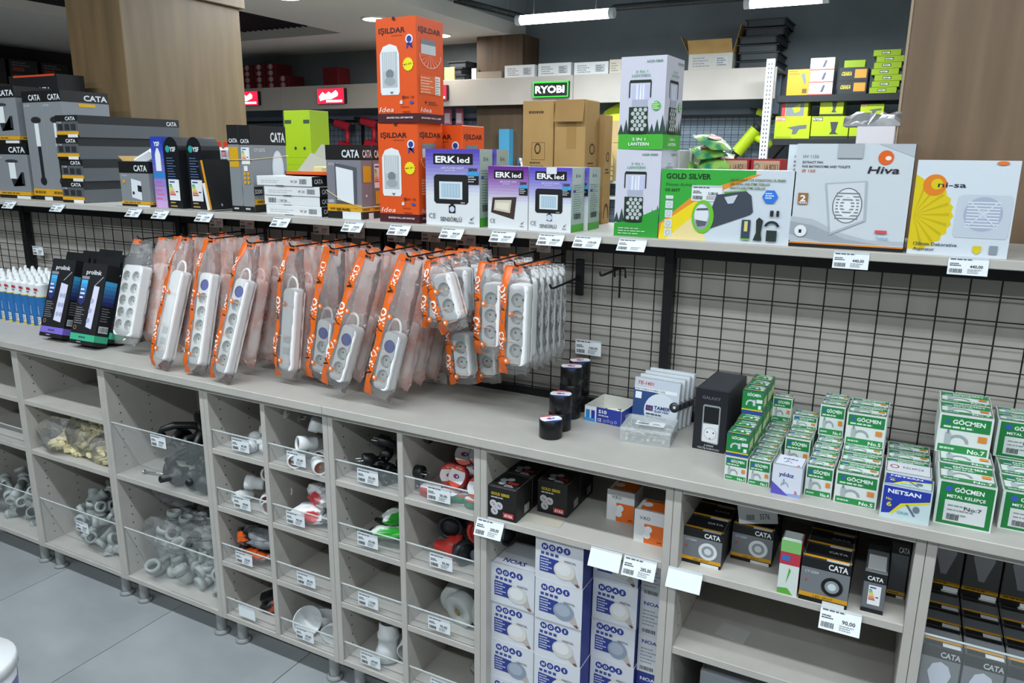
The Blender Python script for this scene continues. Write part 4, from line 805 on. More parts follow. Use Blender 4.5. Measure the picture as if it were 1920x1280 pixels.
for i in range(5): hang(proto('four_c'), (a.x + .046, 1.685 + .038 * i, 1.335 - .003 * i), (a.x + .044, 1.683 + .038 * i, 1.073 - .003 * i), 'clear bagged four-socket strip edge-on in the row on the last hook', GRP)
hook(a.x + .046, 1.62, 1.339, 'black hook through the four-socket bags')
# two empty hooks
p = PY(1086, 520, 1.905); t = thing('display_hook', 'empty black hook with a broad back plate on the bare grid', 'hook', (p.x, 1.905, p.z), group='hooks on the wire grid')
g = MB(); g.box(-.012, 0, -.05, .012, .008, .05, BLACK, .002); g.build('back_plate', t); g = MB(); g.tube([(0, 0, 0), (-.002, -.16, -.006), (-.002, -.175, -.004), (-.002, -.185, .006)], .003, BLACK, 7); g.build('prong', t)
p = PY(1160, 506, 1.905); t = thing('display_hook', 'empty black double-wire hook on the bare grid', 'hook', (p.x, 1.905, p.z), group='hooks on the wire grid')
g = MB(); g.tube([(-.012, .005, -.02), (-.012, .0, .004), (.018, 0, .004), (.018, .005, -.02)], .0028, BLACK, 7); g.build('hanger', t)
g = MB(); g.tube([(0, 0, .004), (-.002, -.11, .0), (-.002, -.125, .002), (-.002, -.132, .012)], .003, BLACK, 7); g.build('prong', t); g = MB(); g.tube([(.004, 0, .004), (.004, .002, -.075)], .0028, BLACK, 7); g.build('brace', t)

# ================================================================ ON THE WORKTOP, LEFT PART
def caulk():
    g = MB(); g.cyl((0, 0, 0), (0, 0, .165), .0235, M('2b6cab', .35), 16); o = g.build('caulk_tube')
    g = MB(); g.lathe([(.0237, .118), (.0239, .118), (.0239, .122), (.0237, .122)], M('d9c42a'), 16); g.lathe([(.0238, .122), (.0238, .165)], M('e0e4e6', .35), 16); F = Face(g, (-.012, -.024, .122), (1, 0, 0), (0, 0, 1), .024, .04); F.rect(0, .55, 1, .8, 'b8303a'); F.bars(.05, .3, .9, 1, .1, .15, '5a6a80'); g.build('white_sleeve', o)
    g = MB(); g.lathe([(.0238, .165), (.022, .169), (.01, .172), (.0085, .19), (.004, .2), (0, .2)], M('e6e9ea', .35), 14); g.build('nozzle', o)
    g = MB(); F = Face(g, (-.01, -.0241, .01), (1, 0, 0), (0, 0, 1), .02, .1); F.rect(.0, .0, 1, .3, 'd9dcdc'); F.bars(.1, .22, .8, 3, .08, .04, '6a6a6a'); F.text('silikon', .8, .38, .1, 'a8cce8', wd=None, rot=90); F.rect(-.1, -.1, 1.1, -.02, 'd9b82a'); g.build('printed_label', o)
    return o
p = PZ(82, 614, TOPZ); c0 = caulk(); first = True
for i in range(9):
    for j in range(4):
        x = p.x - .024 - i * .0492; y = p.y + .026 + j * .0492
        if x < -3.4: continue
        lb = 'blue and white caulk tube in the front row of the block' if j == 0 else 'blue and white caulk tube standing inside the block behind the front row'
        if first: c0.location = (x, y, TOPZ); tag(c0, lb, 'caulk tube', 'caulk tubes on the worktop'); first = False
        else: copy_tree(c0, (x, y, TOPZ), label=lb)
pp = PY(70, 462, 1.914); ptag(0, 0, 'white price tag clipped to the grid above the caulk tubes', '150,00', P=pp, tilt=0, rz=0)
# boxed power strips leaning back
def d_pro(c, n):
    def d(P):
        F = P.F; F.rect(0, 0, 1, 1, '1b1c1f'); F.rect(0, .05, 1, .13, c); F.bars(.35, .08, .4, 1, .01, .02, '3a3a60'); F.bars(.3, .025, .25, 1, .01, .008, 'c8c8c8')
        F.text('prolink', .2, .865, .055, 'd8dade', wd=.62, bold=.02); F.rect(.06, .8, .36, .835, '8a8c90'); F.grad(.07, .52, .33, .79, '2a2f6a', '4ab0e8', 6); F.poly([(.07, .52), (.33, .52), (.2, .47)], '2a2f6a'); F.bars(.1, .66, .2, 3, .05, .022, 'e8f0f8'); F.bars(.06, .44, .36, 8, .027, .009, '8a8c90'); F.ring(.14, .2, .06, .025, .25, 'b08a6a')
        F.poly([(.5, .22), (.82, .2), (.86, .68), (.56, .7)] if n > 1 else [(.56, .22), (.8, .2), (.84, .72), (.62, .73)], 'd6d6ea')
        for i in range(3 * n):
            k = F.k; F.disc((.62 if n == 1 or i % 2 else .76) + .015 * (i // n), .3 + .12 * (i // n), .009, 'a9acd0', 12); F.k = k
        F.k += 1; F.poly([(.62, .73), (.66, .73), (.94, .84), (.92, .85)], '9a9ca2')
        r_ = P.R; r_.rect(0, 0, 1, 1, '1b1c1f'); r_.rect(0, .05, 1, .13, c); r_.grad(.05, .5, .95, .8, '2a2f6a', '4ab0e8', 6); r_.rect(.15, .17, .85, .25, 'e0e0e0'); r_.barcode(.2, .18, .6, .06); r_.bars(.15, .46, .7, 6, .03, .01, '8a8c90')
    return d
def pro(label, x, y, c, n, lean=19):
    o = carton('boxed_power_strip', label, .128, .052, .29, (x, y, TOPZ + .0178), '1b1c1f', d_pro(c, n), rot=(R(-lean), 0, R(2)), group='boxed power strips')
    g = MB(); g.box(0, .046, .29, .128, .048, .325, M('17181b', .45)); g.build('hang_tab', o); return o
for i in range(3): pro(['black boxed power strip with a violet stripe, front box', 'black boxed power strip right behind the violet-striped front one', 'black boxed power strip, rearmost behind the violet-striped one'][i], -2.815 + .012 * i, 1.615 + .058 * i, '7a6ac8', 2)
for i in range(3): pro(['black boxed power strip with a green stripe, front box', 'black boxed power strip right behind the green-striped front one', 'black boxed power strip, third behind the green-striped one', 'black boxed power strip, rearmost behind the green-striped one'][i], -2.615 + .012 * i, 1.60 + .058 * i, '3fae84', 1)
a = PY(252, 460, 1.74); o = make_pack(.36, 5, W_=.128, cols=2, band=False, seed=21, T=.056); hang(o, (-2.355, 1.745, 1.30), (-2.35, 1.635, .962), 'ten-way white power strip in clear bag beside the boxed strips', GRP)
for i in range(2): o = make_pack(.36, 5, W_=.12, film=BOUNCEF, band=False, back=True, seed=23 + i, T=.05); hang(o, (-2.30 + .01 * i, 1.80 + .055 * i, 1.305), (-2.295 + .01 * i, 1.70 + .06 * i, .96), 'pinkish bagged ten-way strip behind the clear one' if i == 0 else 'pinkish bagged strip against the grid behind the ten-way ones', GRP)
hook(-2.35, 1.72, 1.308, 'black hook through the ten-way power strip bags')
# long flat lamp box lying under the bags
def d_lig(P): P.F.text('LIGTEX', .52, .25, .5, '2a2c2e', wd=.2, bold=.01); P.F.bars(.78, .65, .16, 4, .17, .08, '5a5c5e'); P.F.bars(.05, .6, .35, 2, .25, .08, 'b0aca6'); P.R.rect(0, 0, 1, 1, 'b5afa6')
carton('batten_light_box', 'long low white box lying on the worktop under the bagged strips', .33, .035, .038, (-1.535, 1.862, TOPZ), 'd6d0c8', d_lig, rz=3)
# ================================================================ ON THE WORKTOP, RIGHT PART
def tape_roll(r_, h_, label, loc, side=BLACK, top=True, core=.012, group=None, rot=None, cols=('c23440', 'e4e6ea', '2c3f9c')):
    g = MB(); g.lathe([(core, 0), (r_ - .001, 0), (r_, .001), (r_, h_ - .001), (r_ - .001, h_), (core, h_), (core, 0)], side, 26); o = g.build('tape_roll', None, loc, rot or (0, 0, rnd.uniform(0, .8))); tag(o, label, 'tape roll', group)
    if top:
        g = MB(); F = Face(g, (-r_, -r_, h_), (1, 0, 0), (0, 1, 0), 2 * r_, 2 * r_); F.ell(.5, .5, .47, .47, cols[1], 28); F.ell(.5, .5, .47, .47, cols[0], 18, 35, 145); F.ell(.5, .5, .47, .47, cols[2], 18, 215, 325); F.ell(.47, .5, .16, .1, 'c23440', 16); F.ell(.54, .5, .13, .08, '2c3f9c', 16); F.ell(.54, .5, .06, .04, 'e4e6ea', 10); F.text('PVC TAPE', .34, .82, .06, 'f0f0f0', wd=.32); g.build('paper_label', o)
    return o
TH = .047
for (px, py, n, ds) in ((-.744, 1.634, 1, ['single black tape roll standing in front of the tape stacks']), (-.7475, 1.697, 2, ['black tape roll at the bottom of the two-high stack', 'black tape roll on top of the two-high stack']), (-.763, 1.795, 3, ['lowest black tape roll of the three-high stack', 'middle black tape roll of the three-high stack', 'top black tape roll of the three-high stack']), (-.7665, 1.862, 3, ['lowest black tape roll of the stack against the grid', 'middle black tape roll of the stack against the grid', 'top black tape roll of the stack against the grid'])):
    for i in range(n): tape_roll(.029, TH - .0004, ds[i], (px + .001 * i, py, TOPZ + i * TH), M('131416', .3), i == n - 1, group='black tape rolls')
p = PY(1103, 638, 1.9155); ptag(0, 0, 'white price tag fixed to the grid above the black tape rolls', '100,00', P=p, tilt=-2, w_=.076, h_=.042)
# open carton with connectors
t = thing('open_carton', 'open blue and white carton tray holding a few white connectors', 'box', (-.717, 1.79, TOPZ), (0, 0, R(-5))); w_, d_, h_ = .106, .115, .042
g = MB(); WB = M('d9d8cf', .6)
g.box(0, 0, 0, w_, d_, .0015, WB); g.box(0, 0, 0, .0015, d_, h_, WB); g.box(w_ - .0015, 0, 0, w_, d_, h_, WB); g.box(0, d_ - .0015, 0, w_, d_, h_, WB); g.box(0, 0, 0, w_, .0015, h_, M('2c3c98', .45)); g.build('tray', t)
P = CartonPrint(w_, d_, h_); P.F.rect(0, .0, .32, 1, 'e2e6ea'); P.F.rect(.03, .1, .14, .75, '2f86c8'); P.F.rect(.18, .1, .28, .75, '2c3c98'); P.F.rect(0, 0, .3, .22, '3a96d8'); P.F.text('S10', .38, .66, .22, 'f0f2f4', wd=.22, bold=.03); P.F.bars(.38, .48, .4, 1, .1, .08, 'c8ccd8'); P.F.text('CE', .36, .12, .2, 'f0f2f4', wd=.1)
for i in range(4): P.F.ring(.55 + .1 * i, .2 + .05 * (i % 2), .035, .09, .25, 'c8cce0', 10)
P.R.rect(0, 0, 1, 1, '2c3c98'); P.R.text('S10', .2, .4, .25, 'f0f2f4', wd=.2); P.mb.build('printed_artwork', t)
def connector(x, y, z, rot, label):
    g = MB(); g.cyl((-.014, 0, 0), (.014, 0, 0), .0095, M('e2dfd2', .45), 14); g.cyl((.014, 0, 0), (.024, 0, 0), .0065, STEEL, 12); g.cyl((-.02, 0, 0), (-.014, 0, 0), .0075, STEEL, 12); o = g.build('cable_connector', None, (x, y, z), rot); tag(o, label, 'connector', 'cable connectors in the open carton')
for i, (x, y, a) in enumerate(((-.665, 1.86, 20), (-.625, 1.85, -35), (-.685, 1.825, 80))): connector(x, y, TOPZ + .0125, (0, 0, R(a)), 'white cable connector lying in the open blue carton')
# belt tape cards behind a clear case
def d_tamer(P):
    F = P.F; F.rect(0, 0, 1, 1, 'c3cbd6'); F.poly([(0, .2), (0, .78), (.55, .72), (.35, .5), (.3, .2)], '2c4a80'); F.ell(.62, .36, .36, .36, 'd3dae2', 26); F.text('TE-1401', .06, .86, .07, 'c8402c', wd=.36, shear=.2, bold=.02); F.rect(.02, .73, .95, .8, 'e6eaee'); F.text('SELF FUSING RUBBER TAPE', .04, .745, .04, '3a4250', wd=.65, bold=.01); F.rect(.04, .56, .18, .7, 'eef0f2'); F.rect(.3, .34, .46, .45, '2c3f78'); F.text('T+E', .315, .365, .05, 'c8402c', wd=.12, bold=.03); F.text('TAMER', .48, .39, .07, '2c3f78', wd=.36, bold=.03); F.text('ELEKTRIK', .5, .33, .04, '2c3f78', wd=.32); F.bars(.32, .26, .5, 2, .06, .03, '4a5668')
for i in range(4):
    o = carton('tape_blister_card', ['front blister card of rubber tape leaning behind the clear case', 'second blister card of rubber tape in the leaning row', 'third blister card of rubber tape in the leaning row', 'rearmost blister card of rubber tape in the leaning row'][i], .122, .016, .125 + .004 * i, (-.60 + .006 * i, 1.823 + .0205 * i, TOPZ + .001), 'cfd5da', d_tamer if i == 0 else None, rot=(R(-8), 0, R(-4)), group='rubber tape cards')
    g = MB(); g.lathe([(.004, 0), (.013, 0), (.013, .014), (.004, .014), (.004, 0)], M('3a3b3e', .3), 18, (.112, -.0015, .062), (0, 1, 0)); g.build('tape_coil', o)
p = PY(1236, 697, 1.912); ptag(0, 0, 'white price tag standing behind the rubber tape cards', '155,00', P=p, tilt=-6, w_=.074, h_=.045, tint='d9d9d4')
t = thing('clear_case', 'flat clear plastic case full of small metal connectors', 'case', (-.582, 1.69, TOPZ), (0, 0, R(6))); w_, d_, h_ = .122, .105, .036
g = MB(); CL2 = M('dfe4e4', .08, alpha=.3)
for b in ((0, 0, 0, w_, d_, .002), (0, 0, 0, .002, d_, h_), (w_ - .002, 0, 0, w_, d_, h_), (0, d_ - .002, 0, w_, d_, h_), (0, 0, 0, w_, .002, h_)): g.box(*b, CL2)
g.build('case_body', t); g = MB(); g.box(-.002, -.002, h_ - .008, w_ + .002, d_ + .002, h_ + .002, CL2, .002); g.build('lid', t)
g = MB(); g.box(.03, .03, h_ + .0022, .1, .06, h_ + .0032, M('e6e9ea')); F = Face(g, (.03, .03, h_ + .0032), (1, 0, 0), (0, 1, 0), .07, .03); F.bars(.08, .75, .6, 1, .1, .1, '4a4c50'); F.barcode(.08, .15, .35, .35); F.bars(.6, .4, .3, 2, .2, .08, '6a6c70'); g.build('paper_tag', t)
g = MB(); g.cyl((-.008, 0, 0), (.008, 0, 0), .0055, STEEL, 10); g.cyl((.008, 0, 0), (.013, 0, 0), .0035, M('d8d2b8', .4), 8); g.cyl((-.013, 0, 0), (-.008, 0, 0), .004, STEEL, 8); f0 = None; r_ = random.Random(5)
for k in range(2):
    for i in range(6):
        for j in range(5):
            x, y = .016 + i * .018, .016 + j * .018; q = Matrix.Rotation(R(6), 4, 'Z') @ Vector((x + r_.uniform(-.002, .002), y + r_.uniform(-.002, .002), .0085 + k * .0115)); loc = Vector((-.582, 1.69, TOPZ)) + q; rot = (r_.uniform(-.2, .2), r_.uniform(-.2, .2), r_.uniform(0, 6.28))
            if f0 is None: f0 = g.build('metal_connector', None, loc, rot); tag(f0, 'small metal connector loose in the clear case', 'connector', 'metal connectors in the clear case')
            else: c = f0.copy(); C.objects.link(c); c.location = loc; c.rotation_euler = rot
# black adaptor box
def d_gal(P):
    F = P.F; F.rect(0, 0, 1, 1, '1c1e24'); F.text('GALAXY', .22, .85, .05, '6a6e78', wd=.56, bold=.01); F.poly([(.28, .14), (.76, .12), (.8, .15), (.8, .74), (.76, .76), (.3, .76), (.26, .73), (.26, .17)], '8f959c'); F.rect(.3, .46, .76, .73, '15171b'); F.poly([(.29, .15), (.77, .14), (.77, .46), (.29, .44)], 'd9dde0'); F.disc(.53, .29, .0155, 'b9bec2', 24); F.disc(.53, .29, .0135, 'dfe2e4', 24); F.disc(.44, .31, .002, '2a2c30', 8); F.disc(.63, .31, .002, '2a2c30', 8); F.disc(.53, .21, .002, '8a7a40', 8); F.text('J-5000', .36, .075, .03, 'c8ccd0', wd=.3, shear=.2); F.text('VOLTAJ KORUYUCU', .16, .025, .03, 'c8ccd0', wd=.68, shear=.15)
    P.T.rect(0, 0, 1, 1, '2c2f36')
carton('adaptor_box', 'black box with a white plug adaptor picture beside the clamp boxes', .077, .168, .15, (-.414, 1.733, TOPZ), '1f2127', d_gal, rz=-3, flap='101114')
# green clamp boxes in columns
def d_clamp(num, alt=False, big=False):
    def d(P):
        for F in (P.F, P.T):
            F.rect(0, 0, 1, 1, 'd9dfdc')
            if big and F is P.F: F.rect(.05, .03, .97, .97, '1c7a3c'); F.rect(.16, .1, .88, .58, 'd3d8d8'); F.text('GÖÇMEN', .3, .78, .1, 'e8f0ea', wd=.5, bold=.03); F.disc(.2, .83, .006, '3a5ab0'); F.text('METAL KELEPÇE', .18, .64, .07, 'e8f0ea', wd=.66, bold=.02); F.bars(.22, .45, .5, 3, .1, .03, '8a9094'); F.text('No:' + num, .5, .4, .08, '3a3e44', wd=.3); F.barcode(.22, .14, .2, .12); continue
            F.rect(.04, .6, .96, .95, '217f42'); F.text('GÖÇMEN', .26, .76, .11, 'e6efe8', wd=.6, bold=.03); F.disc(.17, .82, .004, '3a5ab0', 10); F.bars(.1, .65, .8, 1, .1, .05, 'cfe2d4'); F.rect(.04, .03, .96, .22, '2a8a48'); F.text('No.' + num, .6, .06, .11, 'eef4ee', wd=.32, bold=.02); F.bars(.08, .1, .4, 1, .1, .05, 'bfdcc8')
            F.ring(.4, .3, .2, .2, .3, '9aa3a8', 16, 0, 180); F.rect(.15, .22, .26, .52, 'aab2b6'); F.rect(.18, .5, .22, .6, '7c858a'); F.rect(.76, .38, .92, .53, 'd8863a')
        P.R.rect(0, 0, 1, 1, 'd3d9d6'); P.R.rect(.1, .6, .9, .92, '217f42')
    def d2(P):
        for F in (P.F, P.T): F.rect(0, 0, 1, 1, '1f8040'); F.rect(0, 0, 1, .14, '2c4a9c'); F.rect(0, .14, 1, .2, 'd9c02a'); F.text('GÖÇMEN', .22, .78, .12, 'e6efe8', wd=.64, bold=.03); F.ring(.4, .42, .22, .2, .35, 'c3ccd0', 16, 0, 200); F.rect(.52, .36, .64, .62, 'c3ccd0'); F.rect(.68, .5, .96, .66, 'd8dde4'); F.text(num, .78, .24, .16, 'e6efe8', wd=.14, bold=.03)
        P.R.rect(0, 0, 1, 1, '2a8a4a'); P.R.rect(.1, .3, .9, .7, 'd3d2a0')
    return d2 if alt else d
def stack(col, x, w_, d_, h_, y0, z, n, num, desc, alt=False, big=False, lim=1.905):
    base = None
    for i in range(n):
        if y0 + (i + 1) * d_ > lim: break
        lb = ('green and white clamp box, number %s, front of ' % num if i == 0 else 'green and white clamp box number %s, deeper in ' % num) + desc
        loc = (x + (.0015 if i % 2 else 0), y0 + i * d_, z)
        if base is None: base = carton('clamp_box', lb, w_ - .002, d_ - .0006, h_ - .0005, loc, 'd3dad6', d_clamp(num, alt, big), group='clamp boxes on the worktop')
        else: copy_tree(base, loc, label=lb)
z = TOPZ
stack('A', -.305, .049, .045, .055, 1.585, z, 7, '1', 'adaptor-side row'); stack('A', -.306, .049, .05, .05, 1.588, z + .055, 6, '1', 'yellow-edged lower layer', alt=True)
stack('A', -.308, .049, .05, .055, 1.742, z + .105, 3, '1', 'yellow-edged upper layer', alt=True)
stack('B', -.254, .046, .04, .057, 1.582, z, 8, '2', 'the number 2 row'); stack('B', -.256, .046, .036, .062, 1.86, z + .057, 1, '2', 'nothing, alone atop number 2 row')
stack('C', -.203, .055, .042, .07, 1.725, z, 4, '3', 'row behind violet-cornered box'); stack('C', -.20, .055, .045, .03, 1.80, z + .07, 1, '3', 'nothing, lying flat')
stack('D', -.14, .054, .05, .068, 1.584, z, 6, '4', 'the lower row beside the violet corner'); stack('D', -.142, .054, .05, .072, 1.785, z + .068, 2, '4', 'the narrow upper pair')
stack('E', -.083, .081, .062, .068, 1.579, z, 5, '5', 'the wider lower row'); stack('E', -.084, .081, .06, .073, 1.752, z + .068, 2, '5', 'the wider upper pair')
stack('F', .003, .085, .055, .055, 1.69, z, 3, '6', 'low row behind the blue box')
stack('G', .096, .098, .1, .09, 1.576, z, 3, '7', 'large row', big=True); stack('G', .09, .098, .085, .085, 1.735, z + .09, 2, '7', 'upper layer over large row')
stack('H', .205, .1, .09, .078, 1.61, z, 3, '8', 'the last large row', big=True); stack('H', .2, .1, .05, .08, 1.80, z + .078, 2, '8', 'upper layer over last row', big=True)
def d_yil(P):
    for F in (P.F, P.T): F.rect(0, 0, 1, 1, 'd6dae6'); F.text('yıldız', .22, .64, .13, '2f3a80', wd=.52, bold=.03); F.ring(.45, .3, .14, .16, .3, '9aa4b4', 14, 0, 180); F.rect(.38, .35, .44, .55, '9aa4b4'); F.text('3', .78, .1, .11, 'c04048', wd=.1, bold=.02)
    P.F.poly([(0, 0), (.62, 0), (0, .42)], '5a56b8'); P.F.poly([(.62, 0), (1, 0), (1, .12), (.5, .08)], '8fa6d8')
carton('clamp_box', 'white clamp box with a violet corner at the front of the worktop', .058, .06, .065, (-.203, 1.562, TOPZ), 'd6dae6', d_yil, rz=-2, group='clamp boxes on the worktop')
def d_net(P):
    for F in (P.F, P.T): F.rect(0, 0, 1, 1, 'c3d6da'); F.poly([(.03, .12), (.2, .16), (.4, .5), (.97, .7), (.97, .97), (.03, .97)], '2438a0'); F.poly([(.2, .16), (.4, .5), (.97, .7), (.97, .64), (.45, .42), (.25, .14)], 'd8d030'); F.text('NETSAN', .12, .77, .12, 'eef2f4', wd=.66, bold=.03); F.text('No.', .1, .55, .08, 'd8d030', wd=.13, bold=.02); F.text('6', .12, .36, .14, 'd8d030', wd=.11, bold=.03); F.poly([(.5, .5), (.55, .5), (.72, .2), (.68, .18)], '5a6a7a'); F.ell(.72, .4, .07, .1, '6a7a88'); F.text('ÇELIK', .35, .2, .07, '3a9aa0', wd=.24)
    P.R.rect(0, 0, 1, 1, '2a9a90')
carton('clamp_box', 'blue and yellow clamp box with a large 6, between green boxes', .086, .062, .068, (.003, 1.556, TOPZ), 'c3d6da', d_net, rz=-2, group='clamp boxes on the worktop')
def d_red2(P): P.T.rect(0, 0, 1, 1, 'd6d9de'); P.T.ring(.2, .55, .1, .18, .3, 'b04048'); P.T.text('KELEPÇE', .38, .5, .16, '6a6e78', wd=.45)
carton('clamp_box', 'white clamp box with a red ring on its lid behind the blue one', .084, .06, .07, (.0035, 1.622, TOPZ), 'd3d6da', d_red2, group='clamp boxes on the worktop')
# ================================================================ CONTENTS OF THE CABINETS
def inst(proto_, loc, rot, label=None):
    c = proto_.copy(); C.objects.link(c); c.location = loc; c.rotation_euler = rot
    if label: c['label'] = label
    for ch in proto_.children: k = ch.copy(); C.objects.link(k); k.parent = c
    return c
_used = set()
def put(proto_, loc, rot, label, cat, group):
    if proto_.name in _used: return tag(inst(proto_, loc, rot), label, cat, group)
    _used.add(proto_.name); proto_.location = loc; proto_.rotation_euler = rot; return tag(proto_, label, cat, group)
def pile(protos, x0, x1, y0, y1, z0, step, layers, label, cat, group, seed=0, lift=.6, flat=False, fill=1.0, shrink=.0):
    r_ = random.Random(seed); k = 0
    for L in range(layers):
        m_ = shrink * L; nx = max(1, int((x1 - x0 - 2 * m_) / step)); ny = max(1, int((y1 - y0 - m_) / step))
        for i in range(nx):
            for j in range(ny):
                if r_.random() > fill: continue
                x = x0 + m_ + (x1 - x0 - 2 * m_) * (i + .5) / nx + r_.uniform(-.1, .1) * step; y = y0 + m_ + (y1 - y0 - m_) * (j + .5) / ny + r_.uniform(-.1, .1) * step
                rot = (0, 0, r_.uniform(0, 6.28)) if flat else (r_.uniform(-.5, .5), r_.uniform(-.6, .6), r_.uniform(0, 6.28))
                put(protos[k % len(protos)], (x, y, z0 + step * (.42 + L * lift)), rot, label, cat, group); k += 1
# --- grey drain fittings
def pipe_seg(g, p0, p1, r_, m, collar=True):
    g.lathe([(r_ * .8, 0), (r_, 0), (r_, (Vector(p1) - Vector(p0)).length), (r_ * .8, (Vector(p1) - Vector(p0)).length), (r_ * .8, 0)], m, 14, p0, Vector(p1) - Vector(p0))
    if collar: d_ = (Vector(p1) - Vector(p0)).normalized(); g.lathe([(r_ * .82, 0), (r_ * 1.22, 0), (r_ * 1.22, .016), (r_, .018)], m, 14, Vector(p1) - d_ * .018, d_ * -1 if False else d_)
def elbow(r_=.019):
    g = MB(); g.tube([(.03 * math.sin(a), 0, .03 - .03 * math.cos(a)) for a in [math.pi / 2 * i / 6 for i in range(7)]], r_, GREYP, 14, False); pipe_seg(g, (0, 0, 0), (-.028, 0, 0), r_, GREYP); pipe_seg(g, (.03, 0, .03), (.03, 0, .058), r_, GREYP); return g.build('pipe_elbow')
def straight(L=.13, r_=.018): g = MB(); pipe_seg(g, (-L / 2, 0, 0), (L / 2, 0, 0), r_, GREYP); pipe_seg(g, (L / 2 - .05, 0, 0), (-L / 2, 0, 0), r_, GREYP); return g.build('pipe_coupler')
def branch(r_=.018): g = MB(); pipe_seg(g, (-.05, 0, 0), (.06, 0, 0), r_, GREYP); pipe_seg(g, (0, 0, 0), (.035, .035, .02), r_ * .95, GREYP); pipe_seg(g, (.0, 0, 0), (-.05, 0, 0), r_, GREYP); return g.build('pipe_branch')
E1, S1, B1 = elbow(), straight(), branch(); E2 = elbow(.0225)
(xa, xb), = K[5]; pile([S1, B1, E1, S1, B1], xa + .07, xb - .06, YF + .05, YF + .30, ZB, .07, 4, 'grey plastic pipe fitting in the bin below the beige bags', 'pipe fitting', 'grey pipe fittings in the bin below the beige bags', 1, .62, shrink=.01)
(xa, xb), = K[4]; pile([E2, E1, E2], xa + .05, xb - .045, YF + .045, YF + .31, ZB, .064, 5, 'grey plastic pipe elbow in the bin below the black handles', 'pipe fitting', 'grey elbows in the bin below the black handles', 2, .62, shrink=.01)
(xa, xb), = K[6]; pile([S1, E1, B1], xa + .07, xb - .06, YF + .05, YF + .30, ZB, .07, 3, 'grey plastic pipe fitting in the bin beyond the beige-bag cabinet', 'pipe fitting', 'grey pipe fittings in the far bin', 3, .62)
# --- crumpled bags
def bag(sx, sy, sz, film, seed, name='plastic_bag', n=9):
    g = MB(); r_ = random.Random(seed); vs = []; fs = []; m_ = 7
    for j in range(m_ + 1):
        ph = math.pi * j / m_
        for i in range(n):
            th = 2 * math.pi * i / n; k = 1 + r_.uniform(-.16, .16); e = lambda c, p: math.copysign(abs(c) ** p, c)
            vs.append((sx * e(math.cos(th), .7) * math.sin(ph) ** .7 * k, sy * e(math.sin(th), .7) * math.sin(ph) ** .7 * k, max(-sz, min(sz * 1.1, -sz * math.cos(ph) * (1 + r_.uniform(-.1, .1))))))
    for j in range(m_):
        for i in range(n): fs.append((j * n + i, j * n + (i + 1) % n, (j + 1) * n + (i + 1) % n, (j + 1) * n + i))
    g.add(vs, fs, film, False); return g.build(name)
BEIGE = noisy('beige_plastic', 'd3c690', 'e4dbb0', 6, .4); BLKP = noisy('black_plastic', '131416', '1d1f22', 9, .4)
def clip_pc(): g = MB(); g.box(-.022, -.013, -.008, .022, .013, .008, BEIGE, .002); g.box(-.01, -.02, -.004, .012, .02, .012, BEIGE, .002); return g.build('plastic_clip')
CP = clip_pc(); (xa, xb), = K[5]
pile([CP], xa + .05, xb - .04, YF + .03, YF + .2, .5, .042, 5, 'beige plastic clip among the clips bagged on the middle shelf', 'plastic clip', 'beige clips on the middle shelf', 4, .55, shrink=.02)
for i, (dx, dy, s, lb) in enumerate(((.1, .05, (.085, .055, .065), 'clear bag of beige clips hanging over the shelf edge'), (.24, .09, (.1, .075, .078), 'large clear bag of beige clips in the middle of the shelf'), (.37, .07, (.065, .06, .055), 'clear bag of beige clips against the right panel'))):
    o = bag(*s, CLEAR, 40 + i); o.location = (xa + dx, YF + dy, .498 + s[2]); tag(o, lb, 'bag', 'bags of beige clips')
o = bag(.075, .06, .055, noisy('smoky_film', '3c4145', '6a7074', 20, .2, bump=.8, alpha=.75), 50); o.location = (xb - .1, YF + .2, .696 + .055); tag(o, 'crumpled dark plastic bag on the bare top shelf', 'bag')
g = MB(); g.box(0, 0, 0, .1, .05, .0008, M('b5b1a8', .6)); o = g.build('paper_slip', None, (xb - .17, YF + .06, .6962), (0, 0, R(8))); tag(o, 'pale paper slip lying on the bare top shelf', 'paper')
# --- black handles behind the tall acrylic front
def handle(): g = MB(); g.tube([(-.07, 0, 0), (-.065, 0, .02), (-.03, 0, .034), (.03, 0, .034), (.065, 0, .02), (.07, 0, 0)], [.012, .011, .013, .013, .011, .012], BLKP, 10); g.cyl((-.07, 0, -.004), (-.07, 0, .002), .018, BLKP, 14); g.cyl((.07, 0, -.004), (.07, 0, .002), .018, BLKP, 14); return g.build('door_pull')
H1 = handle(); (xa, xb), = K[4]; pile([H1], xa + .19, xb - .075, YF + .07, YF + .3, .503, .075, 5, 'black plastic door pull heaped in the tall upper bin', 'door pull', 'black door pulls in the tall bin', 6, .42)
def foot(): g = MB(); g.lathe([(0, 0), (.034, 0), (.034, .01), (.028, .022), (.012, .026), (.012, .07), (0, .07)], BLKP, 18); return g.build('rubber_stop')
F1 = foot()
for i, (dx, dy, a) in enumerate(((.27, .045, 80), (.34, .05, 75), (.4, .045, 85), (.2, .06, 88), (.31, .12, 20), (.38, .13, 30))): put(F1, (xa + dx, YF + dy, .503 + .036), (R(a), 0, R(i * 37)), 'black round rubber stop at the front of the tall upper bin', 'rubber stop', 'black stops in the tall bin')
g = MB(); g.tube([(0, 0, 0), (.1, .02, .004)], .0035, STEEL, 8); g.lathe([(0, 0), (.008, 0), (.008, .006), (0, .006)], STEEL, 12, (-.004, 0, 0), (1, 0, 0)); o = g.build('steel_bolt', None, (xa + .085, YF + .05, .511)); tag(o, 'shiny steel bolt lying beside the black handles', 'bolt')
o = bag(.09, .06, .07, CLEAR, 61); o.location = (xa + .11, YF + .15, ZB + .31); tag(o, 'empty clear bag crumpled on top of the grey elbows', 'bag', 'clear bags with elbows')
